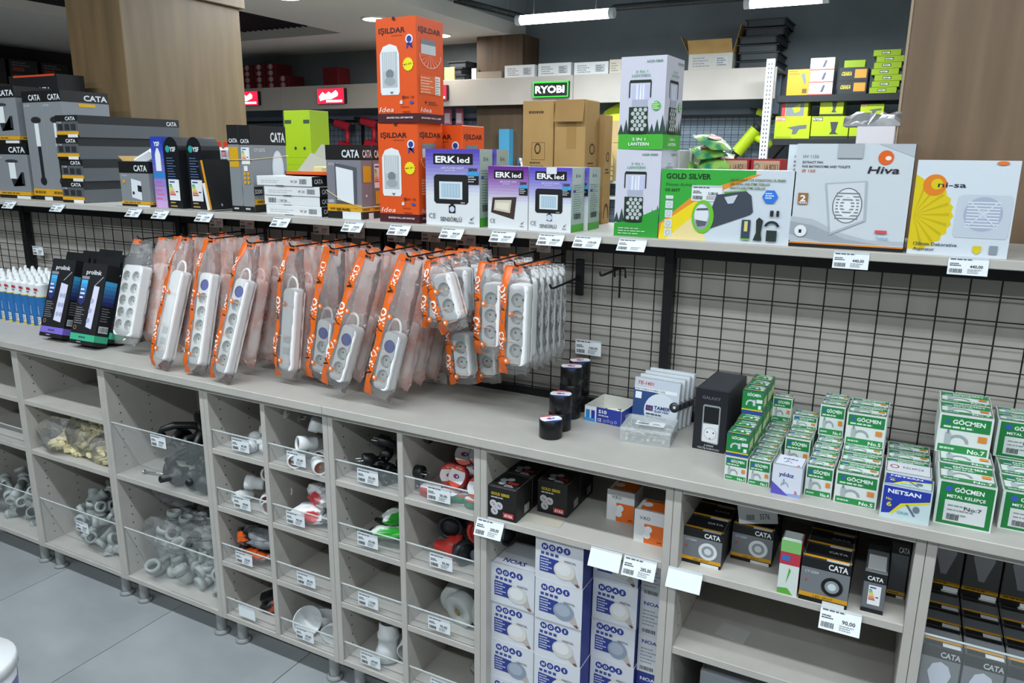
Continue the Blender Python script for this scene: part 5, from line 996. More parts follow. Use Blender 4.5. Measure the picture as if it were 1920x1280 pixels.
o = bag(.11, .05, .06, CLEAR, 62); o.location = (xa + .14, YF + .075, ZB + .17); tag(o, 'clear bag full of grey elbows pressed against the acrylic', 'bag', 'clear bags with elbows')
o = bag(.085, .05, .05, CLEAR, 63); o.location = (xa + .33, YF + .08, ZB + .22); tag(o, 'clear bag resting on the elbows beside the pigeonholes', 'bag', 'clear bags with elbows')
# --- pigeonholes
def cellx(m, c): return K[m][c]
WPL = M('d9dcdd', .35); BRN = M('8a4a32', .5)
def holder():
    g = MB(); g.lathe([(0, 0), (.017, 0), (.019, .004), (.019, .03), (.023, .034), (.023, .058), (.019, .06), (.018, .052)], WPL, 18); o = g.build('lampholder'); g = MB(); g.lathe([(.018, .05), (0, .05)], BRN, 16, smooth=False); g.lathe([(.0, .052), (.004, .052), (.004, .049)], BRASS, 8); g.build('socket_insert', o); return o
def plugw():
    g = MB(); g.lathe([(0, 0), (.012, 0), (.018, .012), (.019, .034), (.0165, .036), (.0165, .042), (0, .042)], WPL, 16); o = g.build('white_plug'); g = MB(); [g.cyl((s * .0095, 0, .042), (s * .0095, 0, .06), .0024, STEEL, 8) for s in (-1, 1)]; g.build('pins', o)['kind'] = 'stuff'; return o
def plugb():
    g = MB(); g.lathe([(0, 0), (.006, 0), (.009, .025), (.017, .034), (.0185, .06), (.0175, .064), (0, .064)], BLKP, 16); o = g.build('black_plug'); g = MB(); [g.cyl((s * .0095, 0, .064), (s * .0095, 0, .083), .0024, STEEL, 8) for s in (-1, 1)]; g.build('pins', o)['kind'] = 'stuff'; return o
HO, PW, PB = holder(), plugw(), plugb()
def scatter(pr, m, c, row, items, label, cat, group):
    a, b = cellx(m, c); z0 = ROWS[row]
    for i, (fx, dy, dz, rx, ry, rz) in enumerate(items): put(pr, (a + (b - a) * fx, YF + dy, z0 + dz), (R(rx), R(ry), R(rz)), label, cat, group)
T_ = [(.5, .05, .02, 90, 0, 60), (.75, .045, .02, 88, 0, 110), (.62, .1, .022, 90, 0, 20), (.86, .09, .02, 90, 0, 80), (.74, .07, .056, 85, 0, 140), (.88, .055, .058, 92, 0, 50), (.8, .11, .06, 90, 0, 200), (.85, .085, .093, 95, 0, 30)]
scatter(PW, 3, 0, 3, T_, 'white plug in the upper pigeonhole next to the tall bins', 'plug', 'white plugs in the pigeonhole')
scatter(HO, 3, 1, 3, [(.7, .04, .022, 90, 0, 55), (.4, .1, .022, 90, 0, 90), (.88, .08, .022, 88, 0, 130), (.62, .12, .022, 90, 0, 10), (.6, .07, .064, 80, 0, -30), (.85, .09, .068, 85, 0, 60), (.72, .1, .105, 70, 0, -50)], 'white lampholder in the upper pigeonhole under the worktop seam', 'lampholder', 'white lampholders, upper pigeonhole')
scatter(PW, 3, 0, 3, [(.3, .1, .02, 90, 0, 100), (.6, .15, .02, 90, 0, 20), (.55, .1, .058, 90, 0, 70), (.9, .13, .095, 90, 0, 120), (.7, .13, .13, 90, 0, 10), (.92, .1, .13, 85, 0, 60)], 'white plug in the upper pigeonhole next to the tall bins', 'plug', 'white plugs in the pigeonhole')
scatter(HO, 3, 1, 3, [(.55, .16, .066, 88, 0, 100), (.88, .13, .11, 90, 0, 20), (.3, .05, .022, 90, 0, 40)], 'white lampholder in the upper pigeonhole under the worktop seam', 'lampholder', 'white lampholders, upper pigeonhole')
scatter(HO, 3, 0, 2, [(.3, .085, .024, 90, 0, -12), (.83, .085, .024, 90, 0, 8), (.56, .11, .024, 90, 0, 35), (.55, .09, .066, 82, 0, -60), (.85, .12, .066, 88, 0, 40), (.76, .1, .108, 68, 0, 15)], 'white lampholder with brown insert in the second-row pigeonhole', 'lampholder', 'white lampholders with brown inserts')
REDW = noisy('red_printed_film', 'e6e8ea', 'c23a40', 9, .2, bump=.5, lo=.56, hi=.6); ORB = noisy('orange_black_film', '18191b', 'd2581c', 11, .22, bump=.5, lo=.54, hi=.58); GRN = noisy('green_white_film', 'd9e2dc', '2c9a2e', 9, .25, bump=.4, lo=.47, hi=.5)
def bags(m, c, row, film, items, label, group, seed):
    a, b = cellx(m, c)
    for i, (fx, dy, dz, s, rz) in enumerate(items): o = bag(*s, film if not isinstance(film, list) else film[i % len(film)], seed + i, 'plastic_packet'); o.location = (a + (b - a) * fx, YF + dy, ROWS[row] + dz); o.rotation_euler = (0, R(6 * (i % 3 - 1)), R(rz)); tag(o, label, 'packet', group)
SMK = noisy('dark_filled_film', '26292c', '9a9ea2', 18, .2, bump=.7)
bags(3, 1, 2, [REDW, SMK, REDW, CLEAR], [(.5, .06, .032, (.065, .04, .03), 10), (.78, .1, .032, (.06, .045, .03), 60), (.62, .08, .092, (.06, .04, .028), -20), (.8, .07, .092, (.045, .04, .026), 40)], 'packet with red print in the second-row pigeonhole', 'red printed packets', 70)
bags(3, 0, 1, [ORB, ORB, SMK, ORB], [(.45, .06, .032, (.07, .045, .03), -8), (.72, .11, .03, (.06, .045, .028), 40), (.6, .06, .09, (.08, .045, .026), 14), (.35, .05, .088, (.06, .04, .024), -30)], 'orange and black packet in the third-row pigeonhole', 'orange and black packets', 80)
bags(3, 0, 0, [ORB], [(.66, .12, .036, (.085, .05, .034), 35)], 'single dark packet with orange print in the bottom pigeonhole', 'orange and black packet below', 90)
bags(3, 1, 1, [SMK], [(.9, .2, .036, (.03, .06, .034), 0)], 'dark packet at the back of the nearly empty pigeonhole', 'dark packet', 92)
def cup():
    g = MB(); g.lathe([(.004, 0), (.02, .002), (.036, .02), (.046, .04), (.048, .042), (.044, .04), (.034, .022), (.0, .01)], WPL, 22); return g.build('lamp_cup')
CU = cup(); scatter(CU, 3, 1, 0, [(.42, .1, .005, -18, 0, 0), (.22, .06, .04, 70, 0, 60), (.82, .075, .05, 105, 0, 20), (.85, .14, .05, 80, 0, -30), (.6, .17, .005, 0, 0, 0)], 'white lamp cup in the bottom pigeonhole', 'lamp cup', 'white lamp cups')
scatter(PB, 2, 0, 3, [(.2, .06, .02, 90, 0, 100), (.45, .07, .02, 90, 0, 60), (.7, .06, .02, 90, 0, 120), (.88, .1, .02, 90, 0, 40), (.6, .12, .02, 90, 0, 200), (.5, .09, .056, 85, 0, -40), (.75, .09, .056, 95, 0, 70), (.85, .13, .056, 90, 0, 20), (.65, .12, .093, 80, 0, -70), (.84, .11, .095, 90, 0, 30)], 'black plug with steel pins in the upper pigeonhole', 'plug', 'black plugs')
a, b = cellx(2, 1); RT, GT = M('a83038', .3), M('1f7a58', .3)
for i, (fx, dy, dz, rx, rz, m_, cl) in enumerate(((.22, .06, 0, 0, 0, RT, 'red'), (.65, .07, 0, 0, 20, GT, 'green'), (.88, .055, 0, 0, 0, GT, 'green'), (.42, .12, 0, 0, 0, RT, 'red'), (.8, .13, 0, 0, 0, RT, 'red'), (.4, .1, .052, 84, 30, RT, 'red'), (.62, .075, .058, 62, -14, RT, 'red'), (.8, .09, .021, 0, 0, GT, 'green'), (.85, .15, .055, 70, 30, GT, 'green'), (.6, .16, .05, 60, 40, RT, 'red'), (.75, .13, .1, 40, 20, M('2a2b2e', .3), 'black'), (.5, .05, .001, 0, 0, GT, 'green'), (.9, .07, .045, 75, 10, RT, 'red'), (.7, .16, .12, 80, 50, M('2a2b2e', .3), 'black'), (.5, .15, .09, 60, 10, RT, 'red'), (.9, .12, .1, 70, -20, GT, 'green'))):
    tape_roll(.031, .019, cl + ' tape roll heaped in the upper pigeonhole', (a + (b - a) * fx, YF + dy, ROWS[3] + dz + .001), m_, True, .016, 'coloured tape rolls in the pigeonhole', (R(rx), 0, R(rz)), ('c84a32', 'e2e4e6', 'c84a32'))
scatter(PB, 2, 0, 3, [(.3, .12, .02, 90, 0, 70), (.82, .16, .02, 90, 0, 150), (.4, .15, .056, 85, 0, 20), (.7, .16, .09, 90, 0, 100), (.9, .06, .056, 90, 0, 90), (.9, .14, .13, 80, 0, 60)], 'black plug with steel pins in the upper pigeonhole', 'plug', 'black plugs')
scatter(PB, 2, 0, 2, [(.2, .05, .022, 90, 0, 110), (.4, .1, .02, 90, 0, 80), (.7, .12, .02, 90, 0, 100), (.35, .08, .058, 90, 0, 85), (.6, .11, .058, 88, 0, 95)], 'black rubber plug in the second-row pigeonhole', 'plug', 'black rubber plugs')
bags(2, 0, 2, [GRN], [(.66, .06, .045, (.06, .03, .018), 12), (.7, .085, .085, (.045, .03, .022), 50)], 'green and white packet lying on the black rubber plugs', 'green packets', 95)
def indplug(col):
    g = MB(); g.lathe([(0, 0), (.014, 0), (.018, .03), (.03, .04), (.032, .075), (.0, .075)], noisy('tough_plastic_' + col, col, col, 3, .4), 20); o = g.build('industrial_plug'); g = MB(); g.lathe([(.031, .06), (.036, .062), (.036, .078), (.03, .08), (.026, .072)], M('b8322e' if col != '1d1f22' else '2a2c30', .4), 20); g.build('collar_ring', o); return o
for i, (fx, dy, dz, rx, rz, c_, lb) in enumerate(((.8, .07, .036, 96, 160, '6e7680', 'grey'), (.4, .11, .036, 90, 60, '1d1f22', 'black'), (.24, .07, .036, 90, 110, 'b8322e', 'red'), (.6, .17, .036, 90, 20, '1d1f22', 'black'), (.45, .12, .095, 85, 100, '1d1f22', 'black'), (.68, .13, .1, 80, 40, 'b8322e', 'red'), (.88, .14, .1, 85, 70, '1d1f22', 'black'), (.3, .16, .09, 90, 20, '1d1f22', 'black'))):
    a, b = cellx(2, 1); o = indplug(c_); o.location = (a + (b - a) * fx, YF + dy, ROWS[2] + dz); o.rotation_euler = (R(rx), 0, R(rz)); tag(o, lb + ' industrial plug with collar ring in the second-row pigeonhole', 'plug', 'industrial plugs')
a, b = cellx(2, 0); o = bag(.05, .04, .045, SMK, 99, 'plastic_packet'); o.location = (b - .055, YF + .22, ROWS[1] + .047); tag(o, 'dark packet at the back of the bare third-row pigeonhole', 'packet')
def reel():
    g = MB(); g.lathe([(.012, 0), (.047, 0), (.049, .002), (.049, .036), (.047, .038), (.012, .038), (.012, 0)], M('b5bab8', .45), 26); o = g.build('cable_reel'); g = MB(); g.lathe([(.0, .0385), (.01, .0385)], M('9a7a3a'), 10, smooth=False); g.box(-.012, -.0505, .006, .014, -.049, .03, M('dfe2e2')); g.build('hub_label', o)['kind'] = 'stuff'; return o
RE = reel()
for fx, dy, dz, rx, rz, lb in ((.62, .1, .05, 98, -14, 'grey flat reel standing at the front of the third-row pigeonhole'), (.42, .14, .05, 95, 10, 'grey flat reel leaning behind the front one'), (.86, .12, .05, 94, 40, 'grey flat reel against the right panel of the pigeonhole')): a, b = cellx(2, 1); put(RE, (a + (b - a) * fx, YF + dy, ROWS[1] + dz), (R(rx), 0, R(rz)), lb, 'reel', 'grey reels')
def spout(): g = MB(); g.lathe([(.026, 0), (.03, 0), (.03, .03), (.033, .032), (.033, .045), (.03, .047), (.03, .075), (.042, .11), (.04, .11), (.027, .072), (.026, 0)], WPL, 20); return g.build('white_spout')
SP = spout(); scatter(SP, 2, 0, 0, [(.5, .085, .115, 172, 0, 0), (.82, .07, .044, -88, 0, 12), (.3, .2, .044, -88, 0, -20), (.84, .2, .044, -88, 0, 10)], 'white plastic spout in the bottom pigeonhole beside the lamp cups', 'spout', 'white spouts')
a, b = cellx(2, 1); o = bag(.04, .03, .025, CLEAR, 101, 'plastic_packet'); o.location = (b - .05, YF + .14, ROWS[0] + .027); tag(o, 'small clear packet in the nearly empty bottom pigeonhole', 'packet')
# price tags on the acrylic fronts
def celltag(m, c, row, fx, dz=.052, price='45,00', blank=False, row_z=None):
    a, b = K[m][c]; z0 = ROWS[row] if row_z is None else row_z
    nm = {3: 'pigeonhole cabinet of white plugs', 2: 'pigeonhole cabinet of coloured tapes', 4: 'tall bin', 5: 'pipe bin below the beige bags'}[m]; rw = ['bottom', 'third', 'second', 'top'][row] if m in (2, 3) else ('lower' if row == 0 else 'upper')
    ptag(0, 0, ('blank white card' if blank else 'white price tag') + ' on the %s row %s front, %s' % (rw, 'left' if c == 0 else 'right', nm), '' if blank else price, '' if blank else 'x', P=(a + (b - a) * fx, YF + .0042, z0 + dz), tilt=0, group='price tags on bin fronts', w_=.072, h_=.04)
for m_, c_, row, fx, pr in ((3, 0, 3, .56, '45,00'), (3, 1, 3, .5, '35,00'), (3, 0, 2, .5, '40,00'), (3, 1, 2, .42, '45,00'), (3, 0, 1, .45, '120,00'), (3, 1, 1, .55, '40,00'), (3, 1, 0, .46, '50,00'), (2, 0, 3, .52, '55,00'), (2, 1, 3, .5, '35,00'), (2, 0, 2, .48, '65,00'), (2, 1, 2, .52, '95,00'), (2, 0, 1, .45, '110,00'), (2, 1, 1, .48, '95,00'), (2, 0, 0, .45, '60,00'), (2, 1, 0, .5, '45,00')): celltag(m_, c_, row, fx, price=pr)
celltag(3, 0, 0, .42, blank=True); celltag(4, 0, 3, .52, .185, '40,00', row_z=.503); celltag(5, 0, 0, .55, .15, '20,00', row_z=.108)
# --- cabinet with bulb cartons
def d_ayka(P):
    F = P.F; F.text('GOLD SERISI', .14, .74, .085, 'c8b020', wd=.62, bold=.03); F.bars(.14, .65, .6, 1, .1, .04, 'b8b8b8'); [F.disc(u, v, .0105, 'b9bfc4', 16) for u, v in ((.22, .46), (.42, .42), (.26, .24))]; [F.disc(u, v, .002, 'a83038', 6) for u, v in ((.2, .48), (.25, .44), (.4, .44), (.45, .41), (.25, .26), (.29, .22))]; F.rect(.56, .1, .92, .26, 'b83a3a'); F.text('AY-KA', .6, .13, .09, 'f0e8e8', wd=.28, bold=.03)
    T = P.T; [T.disc(u, v, .01, 'aab0b5', 14) for u, v in ((.3, .5), (.5, .6), (.35, .3))]; T.rect(.5, .3, .85, .45, 'b83a3a'); T.bars(.5, .2, .35, 2, .08, .03, 'c8c8c8'); P.R.barcode(.5, .1, .3, .25, 'c8c8c8')
def row_boxes(name, label0, labelN, n, w_, d_, h_, x, y, z, col, draw, group, lim=1.91, dx=0):
    b0 = None
    for i in range(n):
        if y + (i + 1) * d_ > lim: break
        loc = (x + dx * i, y + i * d_, z)
        if b0 is None: b0 = carton(name, label0, w_, d_ - .001, h_, loc, col, draw, group=group)
        else: copy_tree(b0, loc, label=labelN)
row_boxes('plug_box', 'black multi-plug box with yellow lettering at the shelf edge', 'black multi-plug box behind the one at the shelf edge', 3, .084, .09, .088, -.885, 1.563, .70, '1b1a1a', d_ayka, 'black multi-plug boxes')
row_boxes('plug_box', 'black multi-plug box with yellow lettering set further back', 'black multi-plug box behind the set-back one', 2, .084, .09, .088, -.785, 1.65, .70, '1b1a1a', d_ayka, 'black multi-plug boxes')
def d_vik(P): F = P.F; F.rect(0, 0, 1, 1, 'd9dadb'); F.poly([(.35, 0), (1, 0), (1, .6), (.35, .6)], 'dd6a22'); F.text('V:KO', .18, .72, .1, '2a2c30', wd=.36, bold=.01); F.disc(.36, .34, .014, 'd3d6d8', 18); F.disc(.5, .44, .009, 'dfe2e4', 14); F.disc(.45, .25, .009, 'dfe2e4', 14); F.disc(.98, .4, .009, '2a2a2c', 12) if 0 else None; F.text('you', .8, .08, .07, '4a2a18', wd=.15); P.T.rect(.15, .1, 1, .9, 'dd6a22'); P.T.disc(.3, .5, .012, 'dfe2e4')
carton('multi_socket_box', 'white and orange multi-socket box standing further back on the shelf', .072, .07, .083, (-.612, 1.70, .70), 'd9dadb', d_vik, group='white and orange boxes'); carton('multi_socket_box', 'white and orange multi-socket box near the right panel', .072, .07, .083, (-.514, 1.625, .70), 'd9dadb', d_vik, group='white and orange boxes')
def d_noas(warm, crystal='KRISTAL'):
    def d(P):
        F = P.F; F.rect(0, 0, 1, 1, 'd3d6dc')
        for i, ch in enumerate('NOAS'): u = .2 + i * .155; k = F.k; F.disc(u, .82, .0095, '2c3c8c', 16); F.k = k + 1; F.text(ch, u, .785, .075, 'eef0f4', bold=.03, center=True); F.k = k
        F.k += 3; [F.rect(.12 + i * .1, .62, .19 + i * .1, .69, '3a4890') for i in range(4)]; F.poly([(.1, .2), (.5, .2), (.5, .55), (.1, .58)], '2c3c8c'); F.bars(.12, .5, .25, 5, .065, .03, 'c8ccdc'); F.text(crystal, .62, .55, .05, '4a4e5c', wd=.24)
        F.poly([(.7, .2), (.86, .05), (.92, .08), (.84, .3)], 'b9b0a8'); F.ell(.62, .34, .22, .22, warm, 24); F.ell(.6, .37, .16, .15, 'dfe0e2' if warm != '8a96a8' else 'a3adbc', 20); F.poly([(.84, .08), (.9, .02), (.95, .05), (.9, .1)], '7a4a3a')
        P.T.rect(0, 0, 1, 1, 'd0d3d8'); P.T.text('NOAS', .2, .15, .14, '2c3c8c', wd=.5, bold=.03); P.R.rect(0, 0, 1, 1, '2c3a86')
    return d
NB = {}
for ci, (x, y, n, w_) in enumerate(((-.887, 1.582, 4, .13), (-.753, 1.577, 5, .13), (-.62, 1.64, 5, .118))):
    hh = .1135 if ci != 1 else .1125
    for i in range(n):
        wm = ['cfcdc9', '8a96a8', 'd9d4cc'][(i + ci) % 3]
        lb = 'white and blue globe bulb carton, %s in the stack %s' % (['bottom', 'second', 'third', 'fourth', 'fifth'][i], ['by the left panel', 'in the middle', 'set further back'][ci])
        key = (ci, wm); loc = (x + .002 * (i % 2), y + .002 * (i % 3), ZB + i * hh)
        if key in NB: copy_tree(NB[key], loc, label=lb)
        else: NB[key] = carton('bulb_carton', lb, w_, .13, hh - .0006, loc, 'd3d6dc', d_noas(wm), group='globe bulb cartons')
def d_side(blue):
    def d(P):
        F = P.F; F.rect(0, 0, 1, 1, '2c3a86' if blue else 'd0d3d8'); F.text('NOAS', .15, .78, .09, 'dfe2ea' if blue else '2c3c8c', wd=.7, bold=.03); F.bars(.12, .62, .7, 5, .09, .03, 'aab2cc' if blue else '8a8e98')
        if blue: energy(F, .7, .1, .98, .5)
        else: F.barcode(.12, .06, .5, .1)
    return d
for i in range(5): carton('bulb_carton', ('blue' if i < 2 else 'white') + ' narrow side of a bulb carton, %s by the right panel' % ['bottom', 'second', 'third', 'fourth', 'top'][i], .066, .13, .107, (-.4985, 1.66, ZB + i * .1075), 'd0d3d8', d_side(i < 2), group='globe bulb cartons')
# --- cabinet with spotlight boxes
def d_spot(ring='d9dcde', body='74787c'):
    def d(P):
        F = P.F; F.rect(0, 0, 1, 1, body); F.rect(0, .78, 1, 1, '161617'); F.text('CATA', .55, .82, .13, 'dfe2e4', wd=.4, bold=.03); F.text('CT-5204', .08, .66, .06, 'c8ccd0', wd=.28); F.rect(0, .1, 1, .2, 'd39a20'); F.text('LED SPOT', .3, .115, .05, '4a3408', wd=.4); F.rect(0, 0, 1, .1, '161617'); F.rect(.5, 0, .95, .08, 'dfe2e2'); F.disc(.66, .44, .021, ring, 22); F.disc(.66, .44, .014, '8f969c', 20); F.disc(.66, .44, .008, 'cfd6da', 14); F.disc(.12, .5, .0025, 'c84030', 6)
        T = P.T; T.rect(0, 0, 1, 1, '202123'); T.rect(0, .1, 1, .22, 'd39a20'); T.rect(.5, .0, .95, .12, 'dfe2e2'); T.text('CATA', .5, .6, .12, 'c8ccce', wd=.4, bold=.03); P.R.rect(0, 0, 1, 1, '26282b')
    return d
row_boxes('spotlight_box', 'grey and black spotlight box beside the left panel', 'spotlight box behind the one beside the left panel', 4, .09, .07, .085, -.388, 1.592, .697, '74787c', d_spot(), 'spotlight boxes')
row_boxes('spotlight_box', 'grey and black spotlight box under the tilted open one', 'spotlight box behind the one under the tilted box', 2, .09, .07, .085, -.29, 1.66, .697, '74787c', d_spot(), 'spotlight boxes')
def d_tilt(P): P.F.rect(0, 0, 1, 1, 'c9ccce'); P.F.barcode(.2, .2, .2, .3); P.F.text('5576', .55, .25, .3, '3a3c40', wd=.25); P.T.rect(0, 0, 1, 1, '202123'); P.L.rect(0, 0, 1, 1, 'c07820')
carton('spotlight_box', 'spotlight box lying tilted with its white end showing', .085, .09, .045, (-.278, 1.665, .7835), '2a2b2d', d_tilt, rot=(0, R(-9), R(10)), group='spotlight boxes')
row_boxes('spotlight_box', 'black spotlight box with a black ring picture at the shelf edge', 'spotlight box in the row behind the black ring one', 5, .094, .066, .098, -.127, 1.56, .697, '6e7276', d_spot('141517'), 'spotlight boxes')
def d_grn(P): P.F.rect(0, 0, 1, 1, 'd3dcd6'); P.F.rect(0, .55, 1, .78, 'b83444'); P.F.poly([(0, 0), (.8, 0), (.5, .12), (0, .1)], '5aa83c'); P.F.poly([(.4, .2), (.6, .45), (.5, .5)], '5aa83c'); P.F.rect(.1, .62, .5, .72, '3a6ab8'); P.F.poly([(0, .78), (1, .78), (1, 1), (0, 1)], '7ab86a'); P.R.rect(0, 0, 1, 1, 'b83444')
carton('bulb_box', 'narrow green, white and red bulb box beside the black spotlight row', .04, .045, .125, (-.171, 1.562, .697), 'd3dcd6', d_grn)
def d_eng(P): P.F.rect(0, .75, 1, 1, '18191b'); P.F.text('CATA', .15, .8, .1, 'dfe2e4', wd=.7, bold=.03); energy(P.F, .25, .2, .8, .68); P.F.rect(0, 0, 1, .1, '161617'); P.T.rect(.1, .1, .9, .6, 'dfe2e2')
carton('bulb_box', 'narrow grey bulb box with an energy label near the right panel', .042, .13, .09, (-.008, 1.575, .697), '6a6e72', d_eng); carton('bulb_box', 'dark grey bulb box tucked behind the energy label one', .034, .1, .125, (.037, 1.66, .697), '505458', lambda P: cata(P.F, None, None, .06, .2, .6))
g = MB(); g.box(0, 0, 0, .07, .055, .0008, M('bfc0bc', .5)); tag(g.build('paper_slip', None, (-.31, YF + .1, .4935), (0, 0, R(-8))), 'grey paper slip lying on the empty middle shelf', 'paper')
g = MB(); g.box(0, 0, 0, .095, .05, .0008, M('b9b3a4', .5)); tag(g.build('paper_slip', None, (-.79, YF + .03, .7004), (0, 0, R(4))), 'strip of yellowed tape stuck on the shelf before the black boxes', 'paper')
t = carton('storage_bin', 'grey storage bin standing at the bottom of the empty cabinet', .3, .25, .3, (-.33, 1.62, ZB), '8f959a', None)
for px, lb, pr, bl in ((920, 'on the shelf edge below the black multi-plug boxes', '200,00', 0), (1137, 'blank, on the shelf edge below the white and orange boxes', '', 1), (1201, 'on the shelf edge by the right panel above the bulb cartons', '285,00', 0), (1285, 'blank, on the shelf edge below the first spotlight boxes', '', 1), (1577, 'on the shelf edge below the black ring spotlight box', '90,00', 0)):
    py = {920: 979, 1137: 1037, 1201: 1052, 1285: 1075, 1577: 1150}[px]; p = PY(px, py, 1.553); ptag(0, 0, 'white tag ' + lb, pr, '' if bl else 'x', P=(p.x, 1.5545, .6965), tilt=30, group='tags on cabinet shelf edges', w_=.078, h_=.045)
# --- grey bulb boxes behind clear front
def d_bulb(P): cata(P.F, None, None, .08, .16, .5); F = P.F; F.poly([(.2, .62), (.3, .75), (.5, .8), (.7, .75), (.8, .62), (.66, .4), (.58, .26), (.42, .26), (.34, .4)], 'c9cedb'); T = P.T; T.rect(0, 0, 1, 1, '6c7074'); T.rect(0, 0, 1, .3, '18191b'); T.rect(0, .3, 1, .4, 'd39a20'); T.rect(.5, .08, .95, .26, 'dfe2e2'); T.rect(0, .88, 1, 1, '18191b'); P.R.rect(0, 0, 1, 1, '2a2b2e')
x = .113
for i in range(5):
    for L, (y0, n) in enumerate(((1.585, 4), (1.83, 1))):
        row_boxes('bulb_box', 'grey bulb box with white bulb picture, %s layer behind the clear front' % ('lower front' if L == 0 else 'upper front'), 'grey bulb box deeper in the %s layer' % ('lower' if L == 0 else 'upper'), n, .07, .076, .15, x + i * .0735, y0, .503 + L * .1505, '74787c', d_bulb, 'grey bulb boxes')
# white tub on the floor
t = thing('white_tub', 'white plastic tub with violet label on the floor in front of the cabinets', 'tub', (-2.075, .875, 0))
g = MB(); g.lathe([(0, 0), (.1, 0), (.118, .27), (.0, .27)], M('e4e6ea', .35), 30); g.build('tub_body', t); g = MB(); g.lathe([(.1195, .262), (.124, .262), (.124, .285), (.118, .292), (.0, .29)], M('eceef0', .3), 30); g.build('lid', t); g = MB(); g.lathe([(.1092, .12), (.1172, .23)], M('8a86c0', .4), 30, a0=-1.2, a1=2.6); g.build('label_band', t)
# ================================================================ FAR SIDE OF THE SHOP
FY = 6.6
zf0, zf1 = PY(1400, 186, FY).z, PY(1400, 127, FY).z; xr = PY(1456, 150, FY).x
FAS = noisy('greige_fascia', 'b0a9a0', 'b9b2a9', 4, .6)
for i in range(4):
    x0 = xr - 1.75 * (i + 1); g = MB(); g.box(x0 + .002, FY, zf0, x0 + 1.748, FY + .02, zf1, FAS, .002); g.box(x0 + .002, FY + .02, zf1 - .02, x0 + 1.748, FY + .48, zf1, FAS)
    tag(g.build('fascia_board'), 'greige sign board over the far wall display, ' + ['bearing the green sign', 'behind the orange carton stack', 'bearing a red sign behind the white boxes', 'bearing a red sign beside the wooden column'][i], 'sign board')
g = MB(); BLG = noisy('blue_grey_panel', '6a7886', '74828f', 4, .6)
for i in range(4):
    x0 = xr - 1.75 * (i + 1); t = thing('wall_display', 'blue-grey wall display bay with black wire grid, ' + ['below the green sign', 'behind the orange cartons', 'hung with red tools', 'beside the wooden column'][i], 'display bay', (x0, 6.95, 0))
    g = MB(); g.box(.02, .0, 0, 1.73, .03, zf1 - .03, BLG); g.build('back_panel', t)
    g = MB()
    for q in range(29): g.cyl((.04 + q * .06, -.03, .3), (.04 + q * .06, -.03, zf0 - .1), .002, BLACK, 5)
    for q in range(27): g.cyl((.03, -.034, .35 + q * .06), (1.72, -.034, .35 + q * .06), .002, BLACK, 5)
    g.build('wire_mesh', t)
    g = MB(); g.box(.02, -.05, zf0 - .12, 1.73, -.02, zf0 - .1, BLACK); g.build('top_rail', t)
    g = MB(); g.box(.855, -.045, .3, .88, -.02, zf0 - .1, BLACK); g.build('middle_rail', t)
    g = MB(); g.box(-.02, -.31, 0, .02, -.02, zf1 - .03, M('b5bcc3', .4)); F = Face(g, (-.02, -.311, 0), (1, 0, 0), (0, 0, 1), .04, zf1)
    for q in range(40): k = F.k; F.rect(.3, .3 + q * .017, .45, .307 + q * .017, '3a4046'); F.rect(.6, .3 + q * .017, .75, .307 + q * .017, '3a4046'); F.k = k
    g.build('perforated_upright', t)
    for z, d_ in ((.2, .45), (1.22, .3), (1.36, .3)): g = MB(); g.box(.03, -.03 - d_, z, 1.72, -.0, z + .025, M('c9ccca', .5)); g.build('shelf_board', t)
# illuminated signs
def sign(px0, py0, px1, py1, kind, lb):
    a = PY(px0, py1, FY - .04); b = PY(px1, py0, FY - .04); w_, h_ = b.x - a.x, b.z - a.z; g = MB(); g.box(0, 0, 0, w_, .04, h_, M('1a1416' if kind else '20282a', .4), .003); o = g.build('light_box_sign', None, (a.x, FY - .042, a.z)); g = MB(); F = Face(g, (0, 0, 0), (1, 0, 0), (0, 0, 1), w_, h_)
    if kind: F.rect(0, 0, .97, 1, M('e0203c', emit=1.1)); wm = M('fff4f4', emit=2.2); F.poly([(.06, .5), (.2, .78), (.3, .62), (.42, .8), (.52, .66), (.68, .88), (.76, .7), (.74, .5), (.5, .3), (.3, .3), (.1, .2)], wm); F.rect(.32, .1, .9, .24, wm); g.build('lit_face', o); tag(o, lb, 'sign', 'red lit signs')
    else: F.rect(0, 0, 1, 1, M('2ac030', emit=.9)); F.rect(.03, .07, .97, .9, '14201c'); F.text('RYOBI', .07, .28, .44, M('ffffff', emit=2.6), wd=.82, bold=.025); g.build('lit_face', o); tag(o, lb, 'sign')
sign(596, 165, 646, 195, 1, 'red lit sign with white script over the red tools'); sign(440, 171, 484, 198, 1, 'red lit sign with white script partly behind the wooden column'); sign(800, 159, 838, 188, 1, 'red lit sign mostly hidden by the orange cartons'); sign(999, 151, 1066, 183, 0, 'green framed lit sign with white capital letters')
